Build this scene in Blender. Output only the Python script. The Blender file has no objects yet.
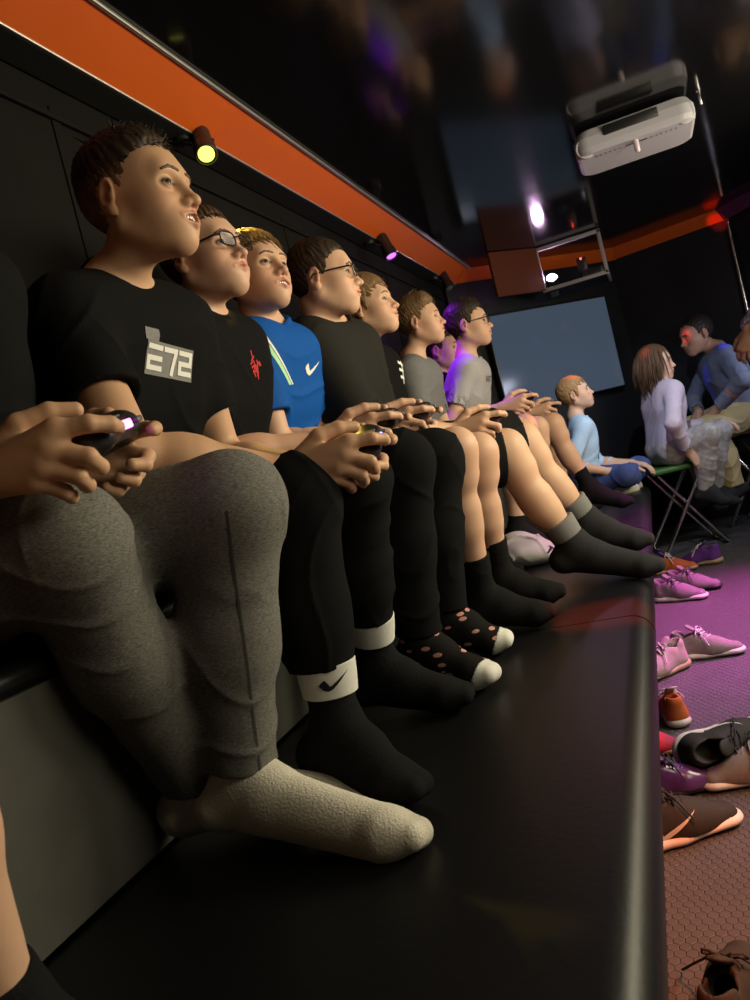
import bpy, bmesh, math, random
import numpy as np
from mathutils import Vector, Matrix
from mathutils.bvhtree import BVHTree

# ------------------------------------------------------------------ camera, world, lights, exposure
C = bpy.context.scene.collection
SC = bpy.context.scene
A = lambda *v: np.array(v, float)

def nrm(v):
    v = np.asarray(v, float)
    return v / (np.linalg.norm(v) + 1e-12)

cam_d = bpy.data.cameras.new('camera')
cam = bpy.data.objects.new('camera', cam_d)
C.objects.link(cam)
SC.camera = cam
cam_d.sensor_fit = 'VERTICAL'
cam_d.sensor_height = 36.0
cam_d.lens = 36.0 * 800 / 1000
cam_d.clip_start = 0.02
cam.matrix_world = Matrix(((0.916, 0.212, 0.340, 0.0),
                           (0.320, 0.123, -0.939, 0.0),
                           (-0.241, 0.969, 0.045, 0.97),
                           (0, 0, 0, 1)))
cam_d.dof.use_dof = True
cam_d.dof.focus_distance = 1.7
cam_d.dof.aperture_fstop = 11.0

SC.view_settings.view_transform = 'Standard'
SC.view_settings.look = 'None'
SC.view_settings.gamma = 1.0
SC.view_settings.use_curve_mapping = False
SC.view_settings.exposure = 0.0

world = bpy.data.worlds.new('world')
SC.world = world
world.use_nodes = True
world.node_tree.nodes['Background'].inputs[0].default_value = (0.5, 0.55, 0.8, 1)
world.node_tree.nodes['Background'].inputs[1].default_value = 0.004

def area_light(name, loc, target, size, power, col):
    d = bpy.data.lights.new(name, 'AREA')
    d.shape = 'RECTANGLE'
    d.size, d.size_y = size
    d.energy = power
    d.color = col
    o = bpy.data.objects.new(name, d)
    C.objects.link(o)
    o.location = loc
    o.rotation_euler = (Vector(target) - Vector(loc)).to_track_quat('-Z', 'Y').to_euler()
    return o

def spot_light(name, loc, target, power, col, angle, blend=0.5, radius=0.02):
    d = bpy.data.lights.new(name, 'SPOT')
    d.energy = power
    d.color = col
    d.spot_size = math.radians(angle)
    d.spot_blend = blend
    d.shadow_soft_size = radius
    o = bpy.data.objects.new(name, d)
    C.objects.link(o)
    o.location = loc
    o.rotation_euler = (Vector(target) - Vector(loc)).to_track_quat('-Z', 'Y').to_euler()
    return o

# game screens along the right-hand wall, facing the benches: the room's main light
TVC = (0.98, 0.87, 0.60)
for ty, tp in ((0.9, 12.0), (2.2, 40.0), (3.5, 18.0)):
    area_light('game_screen_light', (1.12, ty, 1.5), (-0.8, ty - 0.05, 1.2), (0.95, 0.55), tp, TVC)
area_light('nose_side_light', (1.10, 4.88, 1.25), (0.1, 5.1, 0.85), (0.3, 0.3), 5.0, (0.80, 0.82, 1.0))  # added area light from the right, brightens the girl and the man
# the coloured effect lamps
spot_light('magenta_floor_spot', (0.95, 3.75, 1.95), (0.22, 3.45, 0.0), 680, (1.0, 0.13, 0.78), 62, 1.0, 0.06)
spot_light('violet_floor_spot', (0.95, 3.2, 1.95), (0.40, 2.5, 0.0), 70, (0.55, 0.2, 1.0), 55, 1.0, 0.06)
spot_light('orange_floor_spot', (0.55, 0.75, 1.95), (0.16, 1.40, 0.0), 300, (1.0, 0.20, 0.06), 34, 0.7, 0.05)
spot_light('red_bench_spot', (0.35, 1.6, 1.98), (-0.21, 2.08, 0.45), 1000, (1.0, 0.07, 0.02), 11, 0.6, 0.03)
spot_light('blue_bench_spot', (0.9, 3.2, 1.9), (-0.22, 3.12, 0.45), 220, (0.15, 0.12, 1.0), 9, 0.7, 0.03)
spot_light('yellow_track_beam', (-0.925, 1.955, 1.82), (-0.84, 1.80, 1.57), 16, (1.0, 0.70, 0.10), 34, 0.8, 0.02)
spot_light('violet_track_beam', (-0.93, 3.56, 1.85), (-0.86, 3.66, 1.25), 34, (0.30, 0.03, 1.0), 75, 0.8, 0.02)
spot_light('far_end_fill', (0.2, 3.85, 1.98), (-0.2, 5.2, 0.9), 80, (0.72, 0.82, 1.0), 55, 0.9, 0.012)  # added cool fill for the far-end group, placed near the projector
D1, D2 = (0.10, 4.85, 1.80), (0.25, 4.0, 1.98)
DOTS = [(D1, (0.03, 5.17, 1.16), (1, .10, .02), 5, 6.0),
        (D2, (0.52, 5.50, 1.12), (.03, .03, 1), 40, 3.6),
        (D1, (0.34, 5.53, 1.02), (.03, .03, 1), 10, 6.0),
        (D1, (0.31, 5.51, 1.25), (1, .03, .03), 6, 5.0),
        (D1, (0.37, 5.42, 0.84), (.03, .03, 1), 14, 6.5),
        (D1, (0.36, 5.42, 0.93), (1, .08, .02), 8, 6.0),
        (D2, (-0.40, 4.90, 1.18), (1, .08, .02), 24, 5.0),
        (D2, (-0.27, 4.93, 0.92), (1, .05, .05), 14, 2.5),
        (D2, (-0.42, 3.46, 1.01), (1, .05, .05), 8, 5.0),
        (D1, (0.66, 5.92, 1.97), (1, .03, .03), 14, 6.0),
        (D2, (-0.60, 5.54, 1.50), (.04, .06, 1), 40, 1.8),
        (D2, (-0.42, 5.72, 1.56), (1, .06, .06), 24, 1.8),
        ((0.95, 2.2, 1.9), (-0.86, 2.9, 1.97), (.15, .02, 1), 6, 9.0)]
for lo_, ta_, co_, po_, an_ in DOTS:
    spot_light('party_dot_beam', lo_, ta_, po_ * 5, co_, an_ * 1.15, 0.85, 0.008)

# ------------------------------------------------------------------ materials
def mat(name, col, rough=0.6, spec=0.5, bump=None, metal=0.0, emit=None, attr=False, var=0.0, vscale=30.0, sss=0.0, coat=0.0):
    m = bpy.data.materials.new(name)
    m.use_nodes = True
    nt = m.node_tree
    b = nt.nodes['Principled BSDF']
    b.inputs['Base Color'].default_value = (*col, 1)
    b.inputs['Roughness'].default_value = rough
    b.inputs['Specular IOR Level'].default_value = spec
    b.inputs['Metallic'].default_value = metal
    b.inputs['Coat Weight'].default_value = coat
    if sss:
        b.inputs['Subsurface Weight'].default_value = sss
        b.inputs['Subsurface Radius'].default_value = (1.0, 0.35, 0.2)
        b.inputs['Subsurface Scale'].default_value = 0.006
    if emit:
        b.inputs['Emission Color'].default_value = (*emit[0], 1)
        b.inputs['Emission Strength'].default_value = emit[1]
    tc = nt.nodes.new('ShaderNodeTexCoord')
    src = None
    if attr:
        at_ = nt.nodes.new('ShaderNodeAttribute')
        at_.attribute_name = 'Col'
        src = at_.outputs['Color']
    if var:
        n = nt.nodes.new('ShaderNodeTexNoise')
        n.inputs['Scale'].default_value = vscale
        n.inputs['Detail'].default_value = 4
        nt.links.new(tc.outputs['Object'], n.inputs['Vector'])
        mr = nt.nodes.new('ShaderNodeMapRange')
        mr.inputs['To Min'].default_value = 1 - var
        mr.inputs['To Max'].default_value = 1 + var
        nt.links.new(n.outputs['Fac'], mr.inputs['Value'])
        mx = nt.nodes.new('ShaderNodeVectorMath')
        mx.operation = 'SCALE'
        if src:
            nt.links.new(src, mx.inputs[0])
        else:
            mx.inputs[0].default_value = col
        nt.links.new(mr.outputs[0], mx.inputs['Scale'])
        src = mx.outputs[0]
    if src:
        nt.links.new(src, b.inputs['Base Color'])
    if bump:
        sc, st, dist = bump
        n2 = nt.nodes.new('ShaderNodeTexNoise')
        n2.inputs['Scale'].default_value = sc
        n2.inputs['Detail'].default_value = 5
        nt.links.new(tc.outputs['Object'], n2.inputs['Vector'])
        bp = nt.nodes.new('ShaderNodeBump')
        bp.inputs['Strength'].default_value = st
        bp.inputs['Distance'].default_value = dist
        nt.links.new(n2.outputs['Fac'], bp.inputs['Height'])
        nt.links.new(bp.outputs[0], b.inputs['Normal'])
    return m

def cloth(name, col, rough=0.85, var=0.12, vscale=90.0, bump=(350, 0.25, 0.002)):
    return mat(name, col, rough, 0.04, bump, var=var, vscale=vscale)

def heather(name, col, contrast=0.35):
    """jersey with short streaks of lighter and darker yarn"""
    m = mat(name, col, 0.9, 0.08, (400, 0.25, 0.002))
    nt = m.node_tree
    b = nt.nodes['Principled BSDF']
    tc = nt.nodes.new('ShaderNodeTexCoord')
    mp = nt.nodes.new('ShaderNodeMapping')
    mp.inputs['Scale'].default_value = (170, 170, 900)
    nt.links.new(tc.outputs['Object'], mp.inputs[0])
    n = nt.nodes.new('ShaderNodeTexNoise')
    n.inputs['Scale'].default_value = 1.0
    n.inputs['Detail'].default_value = 3
    nt.links.new(mp.outputs[0], n.inputs['Vector'])
    r = nt.nodes.new('ShaderNodeValToRGB')
    r.color_ramp.elements[0].position = 0.3
    r.color_ramp.elements[1].position = 0.7
    r.color_ramp.elements[0].color = (*[c * (1 - contrast) for c in col], 1)
    r.color_ramp.elements[1].color = (*[c * (1 + contrast) for c in col], 1)
    nt.links.new(n.outputs['Fac'], r.inputs[0])
    nt.links.new(r.outputs[0], b.inputs['Base Color'])
    return m

M = {}
M['skin'] = mat('skin', (.6, .36, .25), 0.52, 0.35, (240, 0.08, 0.001), attr=True, var=0.05, vscale=25, sss=0.12)
M['hair'] = mat('hair', (.05, .03, .02), 0.55, 0.25, None, attr=True, var=0.3, vscale=140)
M['black_vinyl'] = mat('black_vinyl', (.005, .005, .006), 0.40, 0.26, (90, 0.12, 0.003), var=0.15, vscale=12)
M['black_wall'] = mat('black_wall', (.0055, .0052, .005), 0.7, 0.08, (260, 0.25, 0.003), var=0.2, vscale=6)
M['orange'] = mat('orange_paint', (.50, .085, .008), 0.4, 0.35, None, var=0.06, vscale=5)
M['alu'] = mat('brushed_aluminium', (.62, .60, .58), 0.38, 0.5, None, metal=0.9)
M['chrome'] = mat('chrome', (.75, .73, .76), 0.18, 0.5, None, metal=1.0)
M['black_plastic'] = mat('black_plastic', (.012, .012, .014), 0.35, 0.5, (300, 0.1, 0.001))
M['grey_plastic'] = mat('grey_plastic', (.10, .10, .11), 0.4, 0.5)
M['white_plastic'] = mat('white_plastic', (.34, .33, .39), 0.45, 0.35, (200, 0.04, 0.001))
M['black_metal'] = mat('black_metal', (.012, .012, .013), 0.45, 0.5)
M['white_eye'] = mat('eye_white', (.38, .35, .32), 0.3, 0.3)
M['iris_blue'] = mat('iris_blue_grey', (.05, .07, .085), 0.35, 0.2)
M['iris_brown'] = mat('iris_brown', (.035, .018, .009), 0.35, 0.2)
M['pupil'] = mat('pupil', (.004, .004, .004), 0.1, 0.6)
M['teeth'] = mat('teeth', (.78, .74, .66), 0.25, 0.5)
M['white_print'] = mat('white_print', (.80, .79, .77), 0.7, 0.2)
M['grey_print'] = mat('grey_print', (.22, .22, .22), 0.8, 0.2, (60, .4, .002), var=.3, vscale=300)
M['red_print'] = mat('red_print', (.50, .03, .03), 0.7, 0.2)
M['green_print'] = mat('green_print', (.42, .75, .45), 0.7, 0.2)
M['black_print'] = mat('black_print', (.015, .015, .02), 0.7, 0.2)
M['pink_print'] = mat('pink_print', (.62, .25, .26), 0.8, 0.2)

def glass_mat():
    m = bpy.data.materials.new('spectacle_glass')
    m.use_nodes = True
    nt = m.node_tree
    nt.nodes.clear()
    out = nt.nodes.new('ShaderNodeOutputMaterial')
    tr = nt.nodes.new('ShaderNodeBsdfTransparent')
    gl = nt.nodes.new('ShaderNodeBsdfGlossy')
    gl.inputs['Roughness'].default_value = 0.03
    gl.inputs['Color'].default_value = (0.75, 0.85, 1.0, 1)
    mx = nt.nodes.new('ShaderNodeMixShader')
    mx.inputs[0].default_value = 0.10
    nt.links.new(tr.outputs[0], mx.inputs[1])
    nt.links.new(gl.outputs[0], mx.inputs[2])
    nt.links.new(mx.outputs[0], out.inputs[0])
    return m
M['glass'] = glass_mat()

# ------------------------------------------------------------------ object helpers
def me_obj(name, verts, faces, m, parent=None, smooth=True, cols=None, mats=None, fmat=None):
    me = bpy.data.meshes.new(name)
    me.from_pydata([tuple(map(float, v)) for v in verts], [], [tuple(map(int, f)) for f in faces])
    if smooth:
        me.polygons.foreach_set('use_smooth', [True] * len(me.polygons))
    for mm in (mats or [m]):
        me.materials.append(mm)
    if fmat is not None:
        me.polygons.foreach_set('material_index', fmat)
    if cols is not None:
        ca = me.color_attributes.new('Col', 'FLOAT_COLOR', 'POINT')
        ca.data.foreach_set('color', np.concatenate([cols, np.ones((len(cols), 1))], 1).astype(np.float32).ravel())
    me.update()
    o = bpy.data.objects.new(name, me)
    C.objects.link(o)
    if parent:
        adopt(o, parent)
    return o

def adopt(o, parent):
    """parent without moving: the thing's Empty only has a location and a rotation"""
    bpy.context.view_layer.update()
    o.parent = parent
    o.matrix_parent_inverse = parent.matrix_world.inverted()

def thing(name, label, cat, loc=(0, 0, 0), group=None):
    o = bpy.data.objects.new(name, None)
    C.objects.link(o)
    o.empty_display_size = 0.05
    o.location = loc
    o['label'] = label
    o['category'] = cat
    if group:
        o['group'] = group
    bpy.context.view_layer.update()
    return o

def tag(o, label, cat, group=None):
    o['label'] = label
    o['category'] = cat
    if group:
        o['group'] = group
    return o

def struct(o):
    o['kind'] = 'structure'
    return o

class MB:
    """collects shapes into one mesh"""
    def __init__(s):
        s.v, s.f, s.m = [], [], []
    def add(s, v, f, mi=0):
        n = len(s.v)
        s.v += [tuple(map(float, p)) for p in v]
        s.f += [tuple(n + i for i in q) for q in f]
        s.m += [mi] * len(f)
    def box(s, c, size, R=None, bev=0.0, mi=0, seg=2):
        bm = bmesh.new()
        bmesh.ops.create_cube(bm, size=1)
        for v in bm.verts:
            v.co = Vector((v.co.x * size[0], v.co.y * size[1], v.co.z * size[2]))
        if bev:
            bmesh.ops.bevel(bm, geom=bm.edges[:], offset=bev, segments=seg, profile=0.5, affect='EDGES')
        Rm = np.eye(3) if R is None else np.asarray(R)
        vs = np.array([v.co[:] for v in bm.verts]) @ Rm.T + np.asarray(c)
        bm.verts.index_update()
        s.add(vs, [[v.index for v in f.verts] for f in bm.faces], mi)
        bm.free()
    def tube(s, pts, r, n=10, closed=False, mi=0, flat=1.0, up=(0, 0, 1)):
        pts = [np.asarray(p, float) for p in pts]
        N = len(pts)
        rs = [r] * N if np.isscalar(r) else r
        vs = []
        for i, p in enumerate(pts):
            a = pts[(i - 1) % N] if (closed or i > 0) else p
            b = pts[(i + 1) % N] if (closed or i < N - 1) else p
            t = nrm(b - a)
            u = np.cross(t, up)
            if np.linalg.norm(u) < 1e-3:
                u = np.cross(t, (1, 0.1, 0))
            u = nrm(u)
            w = np.cross(u, t)
            for k in range(n):
                an = 2 * math.pi * k / n
                vs.append(p + rs[i] * (math.cos(an) * u + flat * math.sin(an) * w))
        fs = []
        for i in range(N if closed else N - 1):
            j = (i + 1) % N
            for k in range(n):
                l = (k + 1) % n
                fs.append((i * n + k, i * n + l, j * n + l, j * n + k))
        if not closed:
            fs.append(tuple(range(n))[::-1])
            fs.append(tuple((N - 1) * n + k for k in range(n)))
        s.add(vs, fs, mi)
    def disc_lathe(s, o, axis, prof, n=24, mi=0):
        """prof: list of (distance along axis, radius)"""
        axis = nrm(axis)
        u = np.cross(axis, (0, 0, 1))
        if np.linalg.norm(u) < 1e-3:
            u = np.cross(axis, (1, 0, 0))
        u = nrm(u)
        w = np.cross(axis, u)
        vs, fs = [], []
        for d, r in prof:
            for k in range(n):
                an = 2 * math.pi * k / n
                vs.append(np.asarray(o) + axis * d + r * (math.cos(an) * u + math.sin(an) * w))
        for i in range(len(prof) - 1):
            for k in range(n):
                l = (k + 1) % n
                fs.append((i * n + k, i * n + l, (i + 1) * n + l, (i + 1) * n + k))
        fs.append(tuple(range(n))[::-1])
        fs.append(tuple((len(prof) - 1) * n + k for k in range(n)))
        s.add(vs, fs, mi)
    def prism(s, poly, ext, mi=0):
        """closed polygon (3-D points) pushed by ext"""
        n = len(poly)
        P = [np.asarray(p, float) for p in poly]
        s.add(P + [p + np.asarray(ext) for p in P],
              [tuple(range(n))[::-1], tuple(range(n, 2 * n))] +
              [(i, (i + 1) % n, n + (i + 1) % n, n + i) for i in range(n)], mi)
    def build(s, name, m, parent=None, smooth=False, mats=None):
        o = me_obj(name, s.v, s.f, m, parent, smooth=False, mats=mats, fmat=s.m)
        if smooth:
            o.data.polygons.foreach_set('use_smooth', [True] * len(o.data.polygons))
            try:
                o.data.set_sharp_from_angle(angle=math.radians(40))
            except Exception:
                pass
        return o

# ------------------------------------------------------------------ implicit surfaces
class Prim:
    __slots__ = ('op', 'k', 'fn', 'lo', 'hi')
    def __init__(s, fn, lo, hi, k=0.01, op='u'):
        s.fn, s.lo, s.hi, s.k, s.op = fn, lo, hi, k, op

def cap(a, b, ra, rb, k=0.01, op='u', flat=None, clip=None, noise=None):
    """tapered capsule; flat=(direction, factor) squeezes it; clip=[(point, normal)] keeps the side behind the normal"""
    a = np.asarray(a, float); b = np.asarray(b, float)
    ab = b - a
    L2 = float(ab @ ab) + 1e-12
    if flat:
        n, f = nrm(flat[0]), flat[1]
        g = 1.0 / f - 1.0
    def fn(p):
        v = p - a
        t = np.clip((v @ ab) / L2, 0, 1)
        v = v - t[:, None] * ab
        if flat:
            v = v + (v @ n)[:, None] * (g * n)
        d = np.sqrt(np.einsum('ij,ij->i', v, v)) - (ra + (rb - ra) * t)
        if noise:
            d = d + noise(p)
        if clip:
            for q, m_ in clip:
                d = np.maximum(d, (p - np.asarray(q)) @ nrm(m_))
        return d
    R = max(ra, rb) * (max(1, flat[1]) if flat else 1)
    return Prim(fn, np.minimum(a, b) - R - 0.01, np.maximum(a, b) + R + 0.01, k, op)

def ell(c, r, R=None, k=0.01, op='u', extra=None):
    c = np.asarray(c, float); r = np.asarray(r, float)
    R = np.eye(3) if R is None else np.asarray(R, float)      # rows: the ellipsoid's own axes
    def fn(p):
        q = (p - c) @ R.T
        k0 = np.sqrt(((q / r) ** 2).sum(1)) + 1e-9
        k1 = np.sqrt(((q / r ** 2) ** 2).sum(1)) + 1e-9
        d = k0 * (k0 - 1) / k1
        if extra is not None:
            d = extra(q, d)
        return d
    m = r.max() + 0.01
    return Prim(fn, c - m, c + m, k, op)

def rbox(c, h, R=None, rad=0.01, k=0.01, op='u'):
    c = np.asarray(c, float); h = np.asarray(h, float) - rad
    R = np.eye(3) if R is None else np.asarray(R, float)
    def fn(p):
        q = np.abs((p - c) @ R.T) - h
        return np.sqrt((np.maximum(q, 0) ** 2).sum(1)) + np.minimum(q.max(1), 0) - rad
    m = float(np.linalg.norm(h) + rad)
    return Prim(fn, c - m, c + m, k, op)

def ev(prims, p):
    d = None
    for q in prims:
        v = q.fn(p)
        if q.op == 'u':
            if d is None:
                d = v
            elif q.k > 0:
                h = np.maximum(q.k - np.abs(d - v), 0) / q.k
                d = np.minimum(d, v) - h * h * q.k * 0.25
            else:
                d = np.minimum(d, v)
        elif d is not None:
            v = -v
            if q.k > 0:
                h = np.maximum(q.k - np.abs(d - v), 0) / q.k
                d = np.maximum(d, v) + h * h * q.k * 0.25
            else:
                d = np.maximum(d, v)
    return np.full(len(p), 9.0) if d is None else d

def sdf_mesh(prims, h, lo=None, hi=None, B=12):
    """surface nets over the blocks the surface passes through"""
    us = [q for q in prims if q.op == 'u']
    L = np.min([q.lo for q in us], 0) - 2 * h
    H = np.max([q.hi for q in us], 0) + 2 * h
    if lo is not None: L = np.maximum(L, lo)
    if hi is not None: H = np.minimum(H, hi)
    if np.any(H - L < h):
        return np.zeros((0, 3)), []
    nb = np.maximum(np.ceil((H - L) / (h * B)).astype(int), 1)
    n = nb * B
    D = np.empty(n, np.float32)
    half = h * B * 0.5 * math.sqrt(3)
    ii = np.stack(np.meshgrid(*[np.arange(k) for k in nb], indexing='ij'), -1).reshape(-1, 3)
    cen = L + (ii + 0.5) * (h * B) - 0.5 * h
    vals = np.stack([q.fn(cen) for q in prims], 1)
    dc = ev(prims, cen)
    g = np.arange(B) * h
    loc = np.stack(np.meshgrid(g, g, g, indexing='ij'), -1).reshape(-1, 3)
    for bi in range(len(ii)):
        i, j, k = ii[bi] * B
        if abs(dc[bi]) > half * 2.2 + 0.012:
            D[i:i + B, j:j + B, k:k + B] = dc[bi]
            continue
        sel = [q for q, v in zip(prims, vals[bi]) if v < max(dc[bi], 0) + 2.2 * half + 0.05]
        if not any(q.op == 'u' for q in sel):
            D[i:i + B, j:j + B, k:k + B] = 1.0
            continue
        D[i:i + B, j:j + B, k:k + B] = ev(sel, loc + L + ii[bi] * (h * B)).reshape(B, B, B)
    S = D < 0
    cnt = np.zeros([k - 1 for k in n], np.uint8)
    for a in (0, 1):
        for b in (0, 1):
            for c in (0, 1):
                cnt += S[a:n[0] - 1 + a, b:n[1] - 1 + b, c:n[2] - 1 + c]
    act = np.argwhere((cnt > 0) & (cnt < 8))
    if len(act) == 0:
        return np.zeros((0, 3)), []
    idm = np.full(cnt.shape, -1, np.int32)
    idm[tuple(act.T)] = np.arange(len(act))
    off = np.array([[a, b, c] for a in (0, 1) for b in (0, 1) for c in (0, 1)])
    cv = np.stack([D[tuple((act + o).T)] for o in off], 1).astype(float)
    acc = np.zeros((len(act), 3)); wt = np.zeros(len(act))
    for a in range(8):
        for b in range(a + 1, 8):
            if np.abs(off[a] - off[b]).sum() == 1:
                va, vb = cv[:, a], cv[:, b]
                cr = (va < 0) != (vb < 0)
                t = np.where(cr, va / np.where(cr, va - vb, 1), 0)
                acc += np.where(cr[:, None], off[a] + t[:, None] * (off[b] - off[a]), 0)
                wt += cr
    V = L + (act + acc / wt[:, None]) * h
    F = []
    for ax in range(3):
        sl0 = [slice(1, -1)] * 3; sl1 = [slice(1, -1)] * 3
        sl0[ax] = slice(0, n[ax] - 1); sl1[ax] = slice(1, n[ax])
        s0, s1 = S[tuple(sl0)], S[tuple(sl1)]
        e = np.argwhere(s0 != s1)
        if len(e) == 0: continue
        sg = s0[tuple(e.T)]
        p = e.copy()
        o1, o2 = (ax + 1) % 3, (ax + 2) % 3
        p[:, o1] += 1; p[:, o2] += 1
        def cid(d1, d2):
            q = p.copy(); q[:, o1] += d1; q[:, o2] += d2
            ok = np.all(q < np.array(cnt.shape), 1)
            r = np.full(len(q), -1)
            r[ok] = idm[tuple(q[ok].T)]
            return r
        Q = np.stack([cid(-1, -1), cid(0, -1), cid(0, 0), cid(-1, 0)], 1)
        Q[~sg] = Q[~sg][:, ::-1]
        F.append(Q[(Q >= 0).all(1)])
    F = np.concatenate(F)
    return V, F

def join_parts(parts):
    V, F, n = [], [], 0
    for v, f in parts:
        if len(v) == 0: continue
        V.append(v); F.append(np.asarray(f) + n); n += len(v)
    return np.concatenate(V), np.concatenate(F)

def sdf_obj(name, prims, h, m, parent=None, cols=None):
    V, F = sdf_mesh(prims, h)
    if cols is not None:
        cols = cols(V)
    return me_obj(name, V, F, m, parent, cols=cols)

def wrinkle(amp, f, seed=0.0, axis=(0.3, 0.4, 1.0)):
    """soft ridged folds running across the axis, strong in some places and absent in others"""
    ax = nrm(axis) * f
    def n(p):
        q = p @ ax
        w = np.sin(p[:, 0] * f * .43 + seed) + np.sin(p[:, 1] * f * .37 + seed * 2.1) + np.sin(p[:, 2] * f * .29 + seed * 1.3)
        v = np.sin(p[:, 0] * f * .21 + seed * 3) * np.sin(p[:, 1] * f * .26 + seed) + np.sin(p[:, 2] * f * .18 - seed)
        r1 = (1 - np.abs(np.sin(.5 * q + 1.15 * w + seed))) ** 3
        r2 = (1 - np.abs(np.sin(.34 * q - 1.4 * w + 2 * seed))) ** 4
        return amp * (.5 - 1.5 * r1 * np.clip(.5 + v, 0, 1) - 1.2 * r2 * np.clip(.6 - v, 0, 1))
    return n
# ------------------------------------------------------------------ people
def frame_of(gaze, up=(0, 0, 1), roll=0.0):
    f = nrm(gaze)
    l = nrm(np.cross(up, f))
    u = np.cross(f, l)
    if roll:
        c, s = math.cos(roll), math.sin(roll)
        l, u = c * l + s * u, c * u - s * l
    return np.stack([f, l, u])            # rows: forward, left, up

EYE_Z = 0.0
def head_prims(H, R, s, o):
    W = lambda x, y, z: H + s * (x * R[0] + y * R[1] + z * R[2])
    fat = o.get('fat', 0.0)               # rounder cheeks
    E = lambda c, r, k, op='u', Rl=None: ell(W(*c), A(*r) * s, R if Rl is None else Rl @ R, k * s, op)
    Cp = lambda a, b, ra, rb, k, op='u', flat=None: cap(W(*a), W(*b), ra * s, rb * s, k * s, op,
                                                     None if flat is None else (A(*flat[0]) @ R, flat[1]))
    P = [E((-.011, 0, .034), (.088, .071, .081), .01),
         E((.022, 0, -.026), (.060, .054 + fat * .4, .076), .03),
         E((.040, 0, .030), (.044, .056, .046), .03)]
    for y in (-1, 1):
        P.append(Cp((-.010, y * (.048 + fat * .4), -.042), (.056, y * .013, -.088), .016 + fat * .5, .0145, .026))
        P.append(E((.046, y * (.034 + fat * .4), -.026), (.030, .025, .027), .030))
    P.append(E((.066, 0, -.086), (.019, .020, .016), .022))
    P.append(Cp((.072, -.034, .021), (.072, .034, .021), .012, .012, .022))
    for y in (-1, 1):                                       # eye sockets
        P.append(E((.092, y * .0325, -.001), (.020, .021, .014), .014, 's'))
    P.append(Cp((.081, 0, .012), (.099, 0, -.027), .0070, .0090, .013))
    P.append(E((.1015, 0, -.031), (.0105, .0096, .0085), .008))
    for y in (-1, 1):
        P.append(E((.090, y * .0125, -.0335), (.0105, .0066, .0075), .007))
        P.append(E((.096, y * .0065, -.0405), (.005, .0036, .004), .003, 's'))
    for y in (-1, 1):                                       # lids round the eyes, open as an almond
        c = W(.0700, y * .0315, .0)
        P.append(ell(c, A(.0146, .0150, .0142) * s, R, .004 * s))
        P.append(E((.0840, y * .0318, -.0004), (.012, .0120, o.get('lid', .0046)), .002, 's'))
    op = o.get('mouth', 0.0)
    w = .0240 + o.get('smile', 0.0)
    sm = o.get('smile', 0.0) * .9
    P.append(E((.0765, 0, -.058), (.0145, .029, .020), .018))
    for y in (-1, 1):
        P.append(E((.054, y * .026, -.058), (.022, .018, .022), .022))
    P.append(Cp((.0930, 0, -.0525 + op * .2), (.0855, -w, -.0575 + sm), .0042, .0022, .006))
    P.append(Cp((.0930, 0, -.0525 + op * .2), (.0855, w, -.0575 + sm), .0042, .0022, .006))
    P.append(Cp((.0912, 0, -.0615 - op), (.0850, -w * .9, -.0585 + sm - op * .5), .0048, .0022, .006))
    P.append(Cp((.0912, 0, -.0615 - op), (.0850, w * .9, -.0585 + sm - op * .5), .0048, .0022, .006))
    if op > 0.001:
        P.append(E((.0900, 0, -.0572 - op * .4 + sm * .5), (.016, w * .82, op * .75 + .0012), .003, 's'))
    else:
        P.append(Cp((.097, -w * .9, -.0575 + sm * .7), (.097, w * .9, -.0575 + sm * .7), .0012, .0012, .003, 's', ((1, 0, 0), 9.0)))
    for y in (-1, 1):                                       # ears
        a = math.radians(18)
        Rl = np.array([[math.cos(a), y * math.sin(a), -.25], [-y * math.sin(a), math.cos(a), 0], [.25, 0, 1]])
        Rl = np.stack([nrm(q) for q in Rl])
        P.append(E((-.014, y * .0735, .000), (.0175, .0075, .029), .007, 'u', Rl))
        P.append(E((-.010, y * .0815, .003), (.0115, .0062, .0185), .005, 's', Rl))
        P.append(E((-.004, y * .0760, -.004), (.005, .005, .008), .004))
        P.append(E((-.010, y * .0730, -.024), (.0085, .0060, .009), .006))
    return P

def head_cols(V, H, R, s, skin, o):
    q = (V - H) @ R.T / s
    c = np.tile(np.asarray(skin, float), (len(V), 1))
    x, y, z = q.T
    def blob(cx, cy, cz, r):
        return np.exp(-(((x - cx) / r[0]) ** 2 + ((np.abs(y) - cy) / r[1]) ** 2 + ((z - cz) / r[2]) ** 2))
    near = (np.abs(x) < .13) & (np.abs(z) < .13)
    red = .55 * blob(.07, .040, -.030, (.035, .022, .022)) + .5 * blob(.10, 0, -.032, (.014, .016, .012)) + .6 * blob(-.012, .08, 0, (.02, .014, .03))
    red = np.clip(red, 0, 1) * near
    c = c * (1 - red[:, None] * A(.04, .24, .24))
    op = o.get('mouth', 0.0)
    lip = np.clip(1.6 * blob(.092, 0, -.0572 - op * .4, (.015, .020, .0068 + op * .9)), 0, 1) * near
    c = c * (1 - lip[:, None] * A(.18, .48, .42))
    e = np.sqrt(((x - .0840) / .012) ** 2 + ((np.abs(y) - .0318) / .0120) ** 2 + ((z + .0004) / o.get('lid', .0046)) ** 2)
    lash = np.clip(1.4 - np.abs(e - 1.15) / .40, 0, 1) * near * (x > .06)
    lash = lash * np.where(z > -.0004, .95, .35)
    c = c * (1 - .93 * np.clip(lash * 1.3, 0, 1)[:, None])
    cav = (lip > .3) & (x < .083) & (np.abs(y) < .016) & (op > .001) & (z > -.057 - op * 1.4) & (z < -.052) & near
    c[cav] = (.05, .015, .012)
    return c

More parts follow.
